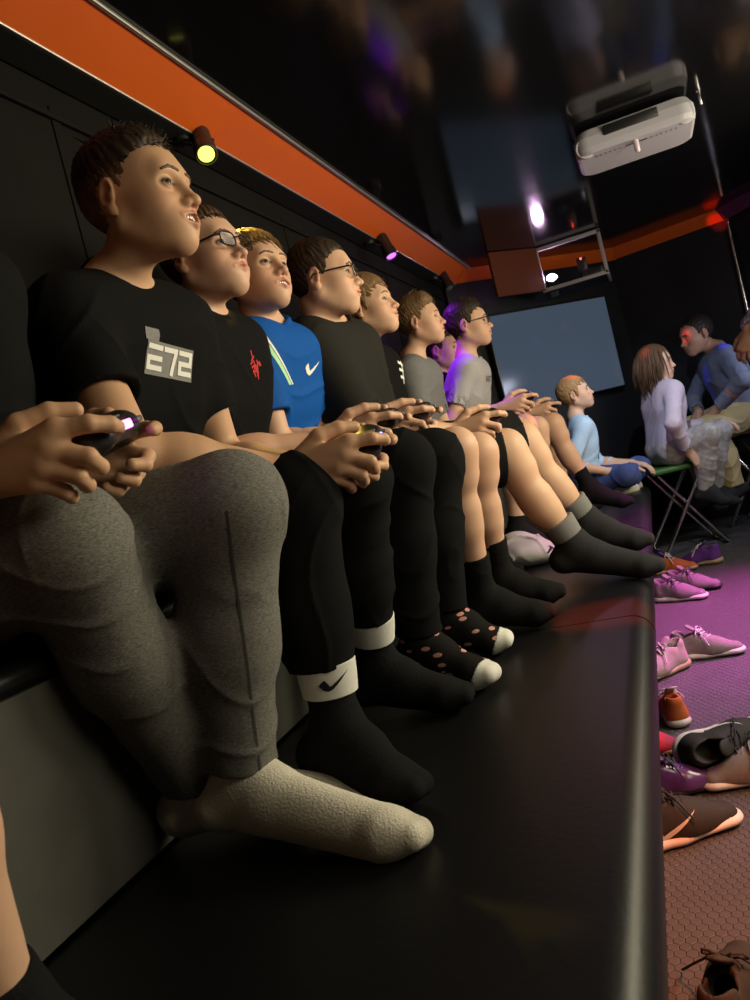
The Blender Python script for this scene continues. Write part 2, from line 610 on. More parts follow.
HAIRX = A(-.13, -.07, -.040, -.034, .006, .012, .022, .034, .056, .075, .12)
def hairline(zf, burn=-.010, nape=-.075):
    Z = A(nape, nape, nape + .015, .014, .014, burn, burn, .034, zf - .012, zf, zf)
    return lambda x: np.interp(x, HAIRX, Z)

HC = A(-.011, 0, .034)
HR = A(.088, .071, .081)

def hair_prims(H, R, s, st):
    zl = hairline(st.get('zf', .062), st.get('burn', -.01), st.get('nape', -.07))
    tt, ts = st.get('top', .018), st.get('side', .006)
    def fn(p):
        q = (p - H) @ R.T / s
        x, y, z = q.T
        e = q - HC
        k0 = np.sqrt(((e / HR) ** 2).sum(1)) + 1e-9
        k1 = np.sqrt(((e / HR ** 2) ** 2).sum(1)) + 1e-9
        d = k0 * (k0 - 1) / k1
        a = np.clip((z - .035) / .06, 0, 1); a = a * a * (3 - 2 * a)
        over = np.clip((z - zl(x)) / .022, 0, 1)
        t = (ts + (tt - ts) * a) * (.25 + .75 * over)
        if st.get('quiff'):
            t = t + st['quiff'] * np.exp(-(((x - .055) / .03) ** 2)) * a
        n = np.sin(y * 420 + 3 * np.sin(x * 90)) * np.sin(x * 210 + 2 * np.sin(y * 110) + z * 160) * st.get('rough', .0018)
        d = np.maximum(d - t + n, (zl(x) - z) * .55)
        d = np.maximum(d, (x - .092))
        return d * s
    m = .14 * s
    return [Prim(fn, H - m, H + m, .0, 'u')]

def hair_locks(H, R, s, st, rng):
    """tapered tufts that follow the skull"""
    V, F = [], []
    zl = hairline(st.get('zf', .062), st.get('burn', -.01), st.get('nape', -.07))
    tt, ts = st.get('top', .018), st.get('side', .006)
    L0, N, mode, w0 = st.get('len', .035), st.get('n', 420), st.get('mode', 'forward'), st.get('w', .0042)
    made = 0
    tries = 0
    while made < N and tries < N * 20:
        tries += 1
        d = nrm(rng.normal(size=3))
        q = HC + d * HR
        if q[2] < zl(q[0]) + .006 or (mode == 'long' and q[0] > .035):
            continue
        a = np.clip((q[2] - .035) / .06, 0, 1)
        if rng.random() > .25 + .75 * a and mode != 'long':
            continue
        nn = nrm((q - HC) / HR ** 2)
        if mode == 'forward':
            fl = A(1, .35 * np.sign(q[1]) * (1 - a) + .15, -.3 - .8 * (1 - a))
        elif mode == 'side':
            fl = A(.75, .75, -.25 - .6 * (1 - a))
        elif mode == 'up':
            fl = A(.45, .2, .5 * a - .7 * (1 - a))
        elif mode == 'long':
            fl = A(-.25, .25 * np.sign(q[1]), -1)
        else:
            fl = A(.6, 0, -.6)
        fl = fl + rng.normal(size=3) * .22
        fl = nrm(fl - nn * (fl @ nn) * (.9 if mode != 'up' else .5))
        L = L0 * (.45 + .55 * a) * rng.uniform(.6, 1.15)
        if mode == 'long':
            L = L0 * rng.uniform(.75, 1.05)
        base = (ts + (tt - ts) * a) * .6
        steps = 6 if mode != 'long' else 9
        pts = []
        p = q + nn * base
        for i in range(steps):
            pts.append(p.copy())
            p = p + fl * (L / (steps - 1))
            if mode == 'long':
                fl = nrm(fl + A(0, 0, -.35))
            else:
                fl = nrm(fl + A(0, 0, -.10))
            e = (p - HC) / HR
            k = np.linalg.norm(e)
            lift = base * (1.15 + .5 * i / steps)
            rmin = 1 + lift / .082
            if k < rmin and (p[2] > -.03 or mode != 'long'):
                p = HC + (p - HC) * (rmin / k)
        n0 = len(V)
        for i, p in enumerate(pts):
            t = nrm(pts[min(i + 1, steps - 1)] - pts[max(i - 1, 0)])
            nr = nrm(p - HC)
            b = nrm(np.cross(t, nr))
            ww = w0 * (1 - (i / (steps - 1)) ** 1.6) + .0004
            for ang in range(4):
                an = math.pi / 2 * ang
                V.append(H + s * ((p + ww * (math.cos(an) * b + .45 * math.sin(an) * nr)) @ R))
        for i in range(steps - 1):
            for k in range(4):
                l = (k + 1) % 4
                F.append((n0 + i * 4 + k, n0 + i * 4 + l, n0 + i * 4 + 4 + l, n0 + i * 4 + 4 + k))
        F.append((n0 + (steps - 1) * 4, n0 + (steps - 1) * 4 + 1, n0 + (steps - 1) * 4 + 2, n0 + (steps - 1) * 4 + 3))
        made += 1
    return np.array(V), np.array(F)

def make_hair(root, H, R, s, st, h, rng):
    V1, F1 = sdf_mesh(hair_prims(H, R, s, st), h)
    V2, F2 = hair_locks(H, R, s, st, rng)
    V, F = join_parts([(V1, F1), (V2, F2)])
    col = np.asarray(st['col'], float)
    c = np.tile(col, (len(V), 1))
    if 'tip' in st:                                          # yellow lamp's light painted into the top of the hair
        z = ((V - H) @ R.T / s)[:, 2]
        k = np.clip((z - .04) / .07, 0, 1)[:, None]
        c = c * (1 - k) + np.asarray(st['tip']) * k
    if 'fade' in st:                                         # clipped sides let the skin show through
        q = (V - H) @ R.T / s
        k = np.clip((.050 - q[:, 2]) / .05, 0, 1)[:, None] * .8
        c = c * (1 - k) + np.asarray(st['fade']) * k
    if len(V2):                                              # each tuft a touch lighter or darker
        per = rng.uniform(.75, 1.35, size=len(V2) // 4 + 1)
        c[len(V1):] *= np.repeat(per, 4)[:len(V2), None] if st.get('mode') != 'long' else np.repeat(per[::9], 36)[:len(V2), None]
    return me_obj('hair', V, F, M['hair'], root, cols=c)

def eye_obj(root, c, fwd, r, iris):
    fwd = nrm(fwd)
    rings = [0, 8, 16, 22, 28, 33, 45, 60, 80, 100, 125, 150]
    u = nrm(np.cross(fwd, (0, 0, 1))); w = np.cross(u, fwd)
    V = [c + fwd * r]; F = []; mi = []
    n = 20
    for a in rings[1:]:
        ar = math.radians(a)
        for k in range(n):
            t = 2 * math.pi * k / n
            V.append(c + r * (math.cos(ar) * fwd + math.sin(ar) * (math.cos(t) * u + math.sin(t) * w)))
    for k in range(n):
        F.append((0, 1 + (k + 1) % n, 1 + k)); mi.append(0)
    for i in range(len(rings) - 2):
        m_ = 0 if rings[i + 2] <= 16 else (1 if rings[i + 2] <= 33 else 2)
        for k in range(n):
            l = (k + 1) % n
            F.append((1 + i * n + k, 1 + i * n + l, 1 + (i + 1) * n + l, 1 + (i + 1) * n + k)); mi.append(m_)
    me = me_obj('eye', V, F, None, root, mats=[M['pupil'], iris, M['white_eye']], fmat=mi)
    bm = bmesh.new(); bm.from_mesh(me.data); bmesh.ops.recalc_face_normals(bm, faces=bm.faces); bm.to_mesh(me.data); bm.free()
    return me

def make_face(root, H, R, s, o, hp):
    W = lambda x, y, z: H + s * (x * R[0] + y * R[1] + z * R[2])
    gz = nrm(o.get('look', A(1, -.28, 0.02)) @ R)
    for y in (-1, 1):
        eye_obj(root, W(.0702, y * .0315, .0), gz, .0131 * s, M[o.get('iris', 'iris_brown')])
    for y in (-1, 1):
        P = []
        pts = [(.080, .0125, .0212), (.080, .023, .0238), (.080, .035, .0242), (.080, .047, .0190)]
        for a, b in zip(pts[:-1], pts[1:]):                  # a band laid on the brow: follows the skin, 1.5 mm proud
            P.append(cap(W(a[0], y * a[1], a[2]), W(b[0], y * b[1], b[2]), .0027 * s, .0022 * s, .003 * s, flat=(R[0], 25.0)))
        c_ = W(.082, y * .029, .022)
        V, F = sdf_mesh([Prim(lambda p, P=P: np.maximum(ev(P, p), ev(hp, p) - .0015 * s), c_ - .034 * s, c_ + .034 * s, 0)], .0013)
        if not len(V): continue
        col = np.tile(np.asarray(o['hair']['col'], float) * .55 + A(*o.get('skin', (.6, .36, .24))) * .16, (len(V), 1))
        me_obj('eyebrow', V, F, M['hair'], root, cols=col)
    if o.get('mouth', 0) > .003:
        b = MB()
        opn = o['mouth']
        for i in range(6):
            y = (i - 2.5) * .0062
            b.box(W(.0875 - abs(i - 2.5) * .0018, y, -.0550 + o.get('smile', 0) * .4), (.004 * s, .0058 * s, .0085 * s), R.T, .0012)
        b.build('teeth', M['teeth'], root, True)
    if o.get('glasses'):
        g = MB()
        zc, xf = .000, .1015
        rim = []
        for y in (-1, 1):
            pts = []
            for k in range(28):
                t = 2 * math.pi * k / 28
                cy, cz = math.cos(t), math.sin(t)
                ry = .0235 * np.sign(cy) * abs(cy) ** .62
                rz = .0160 * np.sign(cz) * abs(cz) ** .62
                pts.append(W(xf - .0022 - .10 * (abs(y * .033 + ry) - .012) * .9, y * .0335 + ry, zc + rz))
            g.tube(pts, .0019 * s, 6, True)
            rim.append(pts)
        g.tube([W(xf + .001, -.0105, zc + .004), W(xf + .003, 0, zc + .007), W(xf + .001, .0105, zc + .004)], .0019 * s, 6)
        for y in (-1, 1):
            g.tube([W(xf - .008, y * .0565, zc + .008), W(xf - .014, y * .066, zc + .008), W(.04, y * .0735, zc + .009),
                    W(-.012, y * .0775, zc + .008), W(-.026, y * .0775, zc - .006)],
                   [.0024 * s, .0026 * s, .0022 * s, .0020 * s, .0016 * s], 6)
        go = g.build('glasses', M['black_plastic'], root, True)
        for pts in rim:
            b = MB()
            c = np.mean(pts, 0)
            n = nrm(np.cross(pts[7] - pts[0], pts[14] - pts[7])) * .0004
            b.prism([p * .97 + c * .03 - n for p in pts], 2 * n)
            b.build('lens', M['glass'], go)

# ---- hands
def hand_chain(W, wrist, mcp, fingers, thumb, s):
    P = []
    for m_, r in zip(mcp, (.0135, .0138, .0130, .0120)):
        P.append(cap(W(*wrist), W(*m_), .0185 * s, r * s, .012 * s))
    for m_, ch, r in zip(mcp, fingers, (.0090, .0092, .0086, .0076)):
        pts = [m_] + list(ch)
        rr = [r * 1.08, r, r * .92, r * .82]
        for i in range(3):
            P.append(cap(W(*pts[i]), W(*pts[i + 1]), rr[i] * s, rr[i + 1] * s, (.007 if i == 0 else .003) * s))
    rr = [.0155, .0118, .0104, .0086]
    for i in range(3):
        P.append(cap(W(*thumb[i]), W(*thumb[i + 1]), rr[i] * s, rr[i + 1] * s, (.012 if i == 0 else .004) * s))
    return P

GW = (-.112, .086, -.012)
GM = [(-.010, .099, .006), (-.022, .103, -.010), (-.037, .101, -.025), (-.053, .095, -.037)]
GF = [[(.026, .094, .002), (.042, .076, -.004), (.043, .058, -.007)],
      [(.014, .096, -.032), (.014, .074, -.044), (.004, .056, -.040)],
      [(-.005, .094, -.048), (-.007, .074, -.058), (-.016, .058, -.050)],
      [(-.028, .088, -.058), (-.030, .071, -.064), (-.038, .058, -.056)]]
GT = [(-.084, .078, .010), (-.056, .078, .030), (-.024, .064, .034), (.000, .050, .029)]

def grip_hand(Cp, CR, side, s):
    """a hand closed round the grip of a controller; side +1 left, -1 right"""
    W = lambda x, y, z: Cp + (x * CR[0] + side * y * CR[1] + z * CR[2])
    return W(*GW), hand_chain(W, GW, GM, GF, GT, s)

RW = (0, 0, 0)
RM = [(.083, .026, .004), (.087, .006, .005), (.082, -.013, .003), (.073, -.030, -.001)]
RF = [[(.116, .031, -.006), (.132, .031, -.020), (.142, .029, -.036)],
      [(.124, .008, -.008), (.142, .008, -.024), (.151, .007, -.042)],
      [(.116, -.015, -.010), (.132, -.016, -.026), (.140, -.015, -.043)],
      [(.098, -.035, -.012), (.110, -.037, -.024), (.117, -.036, -.037)]]
RT = [(.022, .022, -.006), (.052, .046, -.014), (.078, .054, -.020), (.100, .052, -.026)]
def rest_hand(Wr, d, back, side, s):
    """a relaxed, slightly curled hand: d = where the fingers point, back = out of its back; side +1 left"""
    x = nrm(d); z = nrm(back - x * (back @ x)); y = np.cross(z, x)
    # the thumb of a left hand palm-down lies on its right
    W = lambda a, b, c: Wr + s * (a * x - side * b * y + c * z)
    return hand_chain(W, RW, RM, RF, RT, s)

def ik(a, b, l1, l2, pole):
    d = b - a
    L = min(np.linalg.norm(d), (l1 + l2) * .999)
    n = nrm(d)
    x = (l1 * l1 - l2 * l2 + L * L) / (2 * L)
    h = math.sqrt(max(l1 * l1 - x * x, 1e-6))
    p = pole - n * (pole @ n)
    return a + n * x + nrm(p) * h

def foot_prims(An, toe, up, s, g=0.0, k=.016):
    """foot from the ankle joint; toe = tip of the big toe; g thickens it for a sock"""
    d = toe - An
    f = nrm(d - up * (d @ up) * .0)
    f = nrm(d + up * .035)                                    # along the sole
    u = nrm(up - f * (up @ f))
    l = np.cross(u, f)
    L = np.linalg.norm(d)
    heel = An - f * .034 * s - u * .038 * s
    ball = toe - f * .055 * s - u * .004 * s
    mid = An + f * .045 * s - u * .012 * s
    P = [cap(An + u * .02 * s, heel, .033 * s + g, .030 * s + g, k),
         cap(An, mid, .034 * s + g, .033 * s + g, k * 1.6),
         cap(mid, ball, .034 * s + g, .026 * s + g, k * 1.6),
         cap(heel, ball - u * .004 * s, .028 * s + g, .026 * s + g, k * 1.6)]
    for w_, rr in ((-.016, .020), (.016, .020)):
        P.append(cap(ball + l * w_ * s, toe - f * .014 * s + l * w_ * .8 * s - f * abs(w_) * .25 * s, .023 * s + g, .0155 * s + g, k))
    return P

def leg_prims(Hj, K, An, s, fat=0.0, k=.03):
    d = nrm(An - K)
    fw = nrm((K - Hj) - d * ((K - Hj) @ d))
    return [cap(Hj, K, (.078 + fat) * s, .054 * s + fat * .4, k),
            cap(K, K + d * .06 * s, .050 * s + fat * .3, .048 * s + fat * .3, .02),
            cap(K + d * .03 * s - fw * .012 * s, K + d * .20 * s - fw * .014 * s, .046 * s + fat * .3, .044 * s + fat * .3, .03),
            cap(K + d * .16 * s - fw * .008 * s, An, .042 * s + fat * .3, .031 * s + fat * .15, .03)]

def torso_prims(P, S, l, s, fat, g, k=.06, noise=None, hip=True):
    """stacked wide capsules from pelvis to shoulder line"""
    sp = S - P
    out = []
    for t, w, r in ((.02, .070, .088), (.30, .062, .082), (.62, .074, .084), (.84, .082, .074)):
        if t < .1 and not hip: continue
        c = P + sp * t
        f = fat * (1.25 if t < .7 else .6)
        out.append(cap(c - l * w * s, c + l * w * s, (r + f) * s + g, (r + f) * s + g, k * s, noise=noise))
    return out

def person(label, cat, sp, group=None):
    """sp: joints in metres and clothing; returns the Empty that carries body, hair and clothes"""
    s = sp.get('s', 1.0)
    fat = sp.get('fat', 0.0)
    h = sp.get('h', .0045)
    rng = np.random.default_rng(sp.get('seed', 1))
    P, S = A(*sp['P']), A(*sp['S'])
    l = nrm(A(*sp.get('lat', (0, 1, 0))))
    root = thing('person', label, cat, tuple(P - A(0, 0, .1)), group)
    skin = A(*sp.get('skin', (.60, .36, .235)))
    headless = 'H' not in sp
    hs = s * sp.get('hs', 1.0)
    if not headless:
        H = A(*sp['H']); R = frame_of(sp['gaze'], roll=sp.get('roll', 0.0))
    shw = sp.get('shw', .138) * s
    Sh = {-1: S - l * shw + A(0, 0, -.022), 1: S + l * shw + A(0, 0, -.022)}
    fwd = nrm(np.cross(l, A(0, 0, 1)))
    body = torso_prims(P, S, l, s, fat, -.006)
    body += [cap(Sh[-1] * .75 + Sh[1] * .25, Sh[1] * .75 + Sh[-1] * .25, .050 * s, .050 * s, .05 * s)]
    if not headless:
        N0 = S + A(0, 0, .012) - fwd * .015
        Nt = H + s * (-.030 * R[0] - .055 * R[2])
        body += [cap(N0, Nt, .046 * hs + fat * .5, .042 * hs + fat * .5, .03 * s)]
        for y in (-1, 1):
            body += [cap(N0 + A(0, 0, .03), Sh[y], .036 * s, .038 * s, .04 * s)]
    arms, hands, joints = {}, {}, {}
    ctl = sp.get('ctl')
    if ctl:
        CP = A(*ctl[0]); CR = frame_of(ctl[1], ctl[2] if len(ctl) > 2 else (0, 0, 1))
    for y in (-1, 1):
        key = 'arm_l' if y > 0 else 'arm_r'
        ar = sp.get(key)
        if ar is False: continue
        if ar is None and ctl:
            Wr, hp = grip_hand(CP, CR, y, sp.get('hand', .98))
        elif ar is not None:
            Wr = A(*ar[0])
            hp = rest_hand(Wr, A(*ar[1]), A(*ar[2]), y, s * 1.0)
        else:
            continue
        pole = A(*sp.get('pole', (-.5, 0, -1))) + l * y * (sp.get('flare', .45) if y < 0 else sp.get('flare_l', .45))
        if ar is not None and len(ar) > 3: pole = A(*ar[3])
        El = ik(Sh[y], Wr, .265 * s, .235 * s, pole)
        joints[y] = (El, Wr)
        fa = fat * .35
        arms[y] = [cap(Sh[y], El, .041 * s + fa, .035 * s + fa, .035 * s),
                   cap(El, El + (Wr - El) * .35, .035 * s + fa, .036 * s + fa, .02 * s),
                   cap(El + (Wr - El) * .3, Wr, .036 * s + fa, .0215 * s + fa * .3, .02 * s)]
        body += arms[y]
        hands[y] = hp
    hips = {-1: P - l * .085 * s, 1: P + l * .085 * s}
    legs = sp.get('legs', {})
    feet = {}
    for y in (-1, 1):
        if y not in legs: continue
        K, An, T = [A(*v) for v in legs[y][:3]]
        body += leg_prims(hips[y], K, An, s, fat * .5)
        fu = nrm(A(*legs[y][3])) if len(legs[y]) > 3 else nrm(nrm(K - An) + A(0, 0, .3))
        feet[y] = foot_prims(An, T, fu, s)
        body += feet[y]
    parts = []
    excl = []
    allp = list(body)
    for y in hands: allp += hands[y]
    if not headless:
        hp = head_prims(H, R, hs, sp)
        allp = allp + hp
    # head and hands are sampled finer than the rest of the same surface
    boxes = []
    if not headless:
        lo = H - A(.125, .125, .105) * hs; hi = H + A(.125, .125, .14) * hs
        boxes.append((lo, hi, sp.get('hh', h * .5)))
    for y in hands:
        lo = np.min([q.lo for q in hands[y][4:]], 0) + .004; hi = np.max([q.hi for q in hands[y][4:]], 0) - .004
        boxes.append((lo, hi, sp.get('hh', h * .5)))
    V, F = sdf_mesh(allp, h)
    cen = V[F].mean(1)
    keep = np.ones(len(F), bool)
    for lo, hi, _ in boxes:
        keep &= ~np.all((cen > lo + h * .6) & (cen < hi - h * .6), 1)
    parts.append((V, F[keep]))
    for bi, (lo, hi, h2) in enumerate(boxes):
        V2, F2 = sdf_mesh(allp, h2, lo, hi)
        c2 = V2[F2].mean(1) if len(F2) else np.zeros((0, 3))
        k2 = np.ones(len(F2), bool)
        for lo1, hi1, _ in boxes[:bi]:
            k2 &= ~np.all((c2 > lo1 + h2) & (c2 < hi1 - h2), 1)
        parts.append((V2, np.asarray(F2)[k2]))
    V, F = join_parts(parts)
    used = np.zeros(len(V), bool); used[F.ravel()] = True
    rm = np.cumsum(used) - 1
    V, F = V[used], rm[F]
    cols = np.tile(skin, (len(V), 1)) if headless else head_cols(V, H, R, hs, skin, sp)
    bo = me_obj('body', V, F, M['skin'], root, cols=cols)
    if not headless:
        make_face(root, H, R, hs, sp, hp)
        make_hair(root, H, R, hs, sp['hair'], sp.get('hairh', .0028), rng)
    # ---- clothes
    out = {'root': root, 'arms': joints, 'Sh': Sh}
    t = sp.get('shirt')
    if t:
        g = t.get('g', .012)
        nz = wrinkle(t.get('amp', .0032), 38, sp.get('seed', 1) * 1.7)
        tp = torso_prims(P, S, l, s, fat, g, noise=nz)
        tp += [cap(Sh[-1] * .8 + Sh[1] * .2, Sh[1] * .8 + Sh[-1] * .2, .056 * s, .056 * s, .06 * s)]
        if not headless:
            for y in (-1, 1):
                tp += [cap(N0 + A(0, 0, .012) + l * y * .03 * s, Sh[y], .036 * s, .047 * s, .045 * s)]
        frac = t.get('sleeve', .62)
        for y in joints:
            El, Wr = joints[y]
            fa = fat * .35
            if frac <= 1:
                e = Sh[y] + (El - Sh[y]) * frac
                d = nrm(El - Sh[y])
                r0, r1 = (.049 + t.get('loose', 0)) * s + fa, (.050 + t.get('loose', 0) * 1.2) * s + fa
                tp += [cap(Sh[y], e + d * .05, r0, r1, .03 * s, clip=[(e, d)], noise=wrinkle(.0035, 60, y + 2., d))]
                tp += [cap(e - d * .03, e + d * .1, .041 * s + fa + .003, .041 * s + fa + .003, .002, 's')]
            else:
                q = El + (Wr - El) * (frac - 1)
                d = nrm(Wr - El)
                nz2 = wrinkle(.0035, 70, y + 2., d)
                tp += [cap(Sh[y], El, .052 * s + fa, .046 * s + fa, .03 * s, noise=nz2),
                       cap(El, q + d * .04, .046 * s + fa, .034 * s + fa, .02 * s, clip=[(q, d)], noise=nz2),
                       cap(q - d * .02, q + d * .1, .031 * s, .029 * s, .002, 's')]
        if not headless:
            tp += [cap(N0 + A(0, 0, .040) + fwd * .012, Nt + fwd * .012, (.052 + t.get('neck', 0)) * hs + fat * .5, .062 * hs + fat * .5, .005, 's')]
        hem = t.get('hem', .055)
        ax = nrm(S - P)
        cut = P - ax * hem
        tp.append(Prim(lambda p: np.maximum((p - cut) @ ax, np.linalg.norm(p - P, axis=1) - .30 * s), cut, cut, .004, 's'))
        V, F = sdf_mesh(tp, h * .95)
        o = me_obj('shirt', V, F, t['m'], root)
        out['shirt'] = o
        if not headless and t.get('collar', True):
            b = MB()
            ax_ = nrm(nrm(Nt - N0) + fwd * .30)
            c_ = N0 + A(0, 0, .030) + fwd * .014
            u_ = nrm(fwd - ax_ * (fwd @ ax_)); w_ = np.cross(ax_, u_)
            rr_ = (.0535 + t.get('neck', 0)) * hs + fat * .5
            b.tube([c_ + rr_ * (1.08 * math.cos(q) * u_ + 1.08 * math.sin(q) * w_) - ax_ * .012 * (abs(math.sin(q)) - .3) for q in np.linspace(0, 2 * math.pi, 36, endpoint=False)], .0075, 8, True, flat=1.5, up=ax_)
            b.build('collar', t['m'], root, True)
    pz = sp.get('pants')
    if pz:
        tp = [cap(P - l * .055 * s, P + l * .055 * s, (.102 + fat) * s, (.102 + fat) * s, .03)]
        ax = nrm(S - P)
        for y in legs:
            K, An, T = [A(*v) for v in legs[y][:3]]
            d = nrm(An - K); td = nrm(K - hips[y])
            lo_ = pz.get('loose', 0)
            nz = wrinkle(pz.get('amp', .003), 55, y * 2.2 + sp.get('seed', 1), d)
            fr = pz.get('len', 1.0)
            if fr <= .99 and pz.get('shorts'):
                e = hips[y] + (K - hips[y]) * fr
                tp += [cap(hips[y], e + td * .05, (.094 + lo_) * s + fat * .5, (.084 + lo_) * s + fat * .4, .04, clip=[(e, td)], noise=nz),
                       cap(e - td * .05, e + td * .12, .075 * s + fat * .4, .066 * s + fat * .4, .003, 's')]
            else:
                e = K + (An - K) * fr
                fw = nrm((K - hips[y]) - d * ((K - hips[y]) @ d))
                tp += [cap(hips[y], K, (.090 + lo_) * s + fat * .5, (.063 + lo_) * s + fat * .3, .04, noise=nz),
                       cap(K, K + d * .19 * s - fw * .012 * s, (.060 + lo_) * s + fat * .3, (.057 + lo_) * s + fat * .3, .03, noise=nz),
                       cap(K + d * .17 * s - fw * .012 * s, e + d * .05, (.056 + lo_) * s + fat * .3, (.043 + lo_ * .8) * s + fat * .2, .03, clip=[(e, d)], noise=nz),
                       cap(e - d * .02, e + d * .12, .036 * s + fat * .2, .036 * s + fat * .2, .003, 's')]
        V, F = sdf_mesh(tp, h * .95)
        out['pants'] = me_obj(pz.get('name', 'trousers'), V, F, pz['m'], root)
    sk = sp.get('socks')
    if sk:
        for y in legs:
            K, An, T = [A(*v) for v in legs[y][:3]]
            d = nrm(K - An)
            fu = nrm(A(*legs[y][3])) if len(legs[y]) > 3 else nrm(nrm(K - An) + A(0, 0, .3))
            up = sk.get('h', .12) * s
            e = An + d * up
            nz = wrinkle(.0012, 120, 1., d)
            tp = foot_prims(An, T, fu, s, .0035) + [cap(An - d * .01, e + d * .05, .0355 * s + fat * .15, .041 * s + fat * .15, .02, clip=[(e, d)], noise=nz)]
            V, F = sdf_mesh(tp, h * .85)
            so = me_obj('sock', V, F, sk['m'], root)
            out.setdefault('socks', {})[y] = so
            if sk.get('cuff'):
                a0, a1 = e - d * .052 * s, e + d * .002
                q = MB()
                c0 = lambda t_: (.0420 + .004 * t_) * s + fat * .15
                q.disc_lathe(a0, d, [(0, c0(0) - .003), (.002, c0(0) + .001), (.026 * s, c0(.5) + .0015), (.050 * s, c0(1) + .001), (.054 * s, c0(1) - .003)], 28)
                out.setdefault('cuffs', {})[y] = q.build('sock_cuff', sk['cuff'], so, True)
            if sk.get('toe'):
                f = nrm(T - An)
                fp = foot_prims(An, T, fu, s, .0048)
                V, F = sdf_mesh([Prim(lambda p: np.maximum(ev(fp, p), (T - f * .038 * s - p) @ f), T - .07, T + .05, 0)], h * .7)
                if len(V):
                    me_obj('sock_toe', V, F, sk['toe'], so)
    return out

# ---- prints laid on the cloth of a garment
def decal(root, name, garment, polys, o, right, up, m, lift=.0015, cell=.004, reach=.25):
    """flat shapes (in metres, right/up) dropped along the view normal onto the garment's surface"""
    right, up = nrm(right), nrm(up)
    nrm_ = nrm(np.cross(right, up))
    me = garment.data
    bm = bmesh.new(); bm.from_mesh(me)
    mw = garment.matrix_world
    bpy.context.view_layer.update()
    bm.transform(garment.matrix_world)
    bvh = BVHTree.FromBMesh(bm)
    V, F = [], []
    for poly in polys:
        b2 = bmesh.new()
        vs = [b2.verts.new((x, y, 0)) for x, y in poly]
        f = b2.faces.new(vs)
        bmesh.ops.triangulate(b2, faces=[f])
        ext = max(max(p[0] for p in poly) - min(p[0] for p in poly), max(p[1] for p in poly) - min(p[1] for p in poly))
        for _ in range(4):
            lng = [e for e in b2.edges if e.calc_length() > cell * 2]
            if not lng: break
            bmesh.ops.subdivide_edges(b2, edges=lng, cuts=1)
            bmesh.ops.triangulate(b2, faces=b2.faces[:])
        n0 = len(V)
        b2.verts.index_update()
        for v in b2.verts:
            p = np.asarray(o) + right * v.co.x + up * v.co.y + nrm_ * reach
            hit, hn, _, _ = bvh.ray_cast(Vector(p), Vector(-nrm_))
            if hit is None:
                V.append(np.asarray(o) + right * v.co.x + up * v.co.y)
            else:
                V.append(np.array(hit) + np.array(nrm_) * lift)
        F += [[n0 + v.index for v in f.verts] for f in b2.faces]
        b2.free()
    bm.free()
    ob = me_obj(name, V, F, m, root)
    return ob

SWOOSH = [(-.50, .06), (-.44, -.10), (-.34, -.17), (-.20, -.16), (.02, -.07), (.50, .17), (.02, .02), (-.22, -.055), (-.33, -.06), (-.38, -.01), (-.37, .05), (-.30, .17), (-.42, .12)]
def scaled(poly, k, dx=0, dy=0, rot=0):
    c, s_ = math.cos(rot), math.sin(rot)
    return [((x * c - y * s_) * k + dx, (x * s_ + y * c) * k + dy) for x, y in poly]
def rect(x0, y0, x1, y1):
    return [(x0, y0), (x1, y0), (x1, y1), (x0, y1)]

# ---- game controllers
def controller(label, pos, fwd, up, glow, power=3.0, group='game controllers held by the players'):
    CP = A(*pos); R = frame_of(fwd, up)
    W = lambda x, y, z: CP + x * R[0] + y * R[1] + z * R[2]
    root = thing('game_controller', label, 'game controller', tuple(CP), group)
    P = [rbox(W(.004, 0, 0), (.027, .062, .015), R, .012, .01)]
    for y in (-1, 1):
        P.append(cap(W(.000, y * .052, .000), W(-.052, y * .066, -.014), .0235, .0165, .014))
        P.append(cap(W(.006, y * .040, .000), W(.006, y * .058, .002), .022, .022, .012, flat=(R[2], .75)))
    V, F = sdf_mesh(P, .003)
    me_obj('shell', V, F, M['black_plastic'], root)
    b = MB(); b.box(W(.031, 0, .002), (.006, .050, .011), R.T, .002)
    gm = mat('light_bar_glow', (.1, .1, .1), .4, emit=(glow, power))
    b.build('light_bar', gm, root, True)
    b = MB(); b.box(W(.010, 0, .0150), (.028, .044, .003), R.T, .0012)
    b.build('touchpad', M['grey_plastic'], root, True)
    for y in (-1, 1):
        b = MB()
        b.disc_lathe(W(-.020, y * .024, .012), R[2], [(0, .006), (.008, .006), (.009, .0085), (.0125, .0088), (.0135, .0065)], 16)
        b.build('thumbstick', M['grey_plastic'], root, True)
        b = MB(); b.box(W(.033, y * .046, .003), (.012, .022, .008), R.T, .003)
        b.build('shoulder_button', M['grey_plastic'], root, True)
    b = MB(); b.box(W(.004, .048, .0165), (.020, .007, .004), R.T, .001); b.box(W(.004, .048, .0165), (.007, .020, .004), R.T, .001)
    b.build('direction_pad', M['grey_plastic'], root, True)
    for dx, dy in ((.010, 0), (-.010, 0), (0, .010), (0, -.010)):
        b = MB(); b.disc_lathe(W(.004 + dx, -.048 + dy, .015), R[2], [(0, .0042), (.0035, .0042), (.0042, .0034)], 12)
        b.build('face_button', M['grey_plastic'], root, True)
    return root
# ------------------------------------------------------------------ the trailer: shell
CEIL = 2.04
NOSE = [(-1.06, 5.2), (-0.04, 6.2), (0.74, 5.97), (1.22, 5.25)]
XR = 1.22
Y0 = -0.9

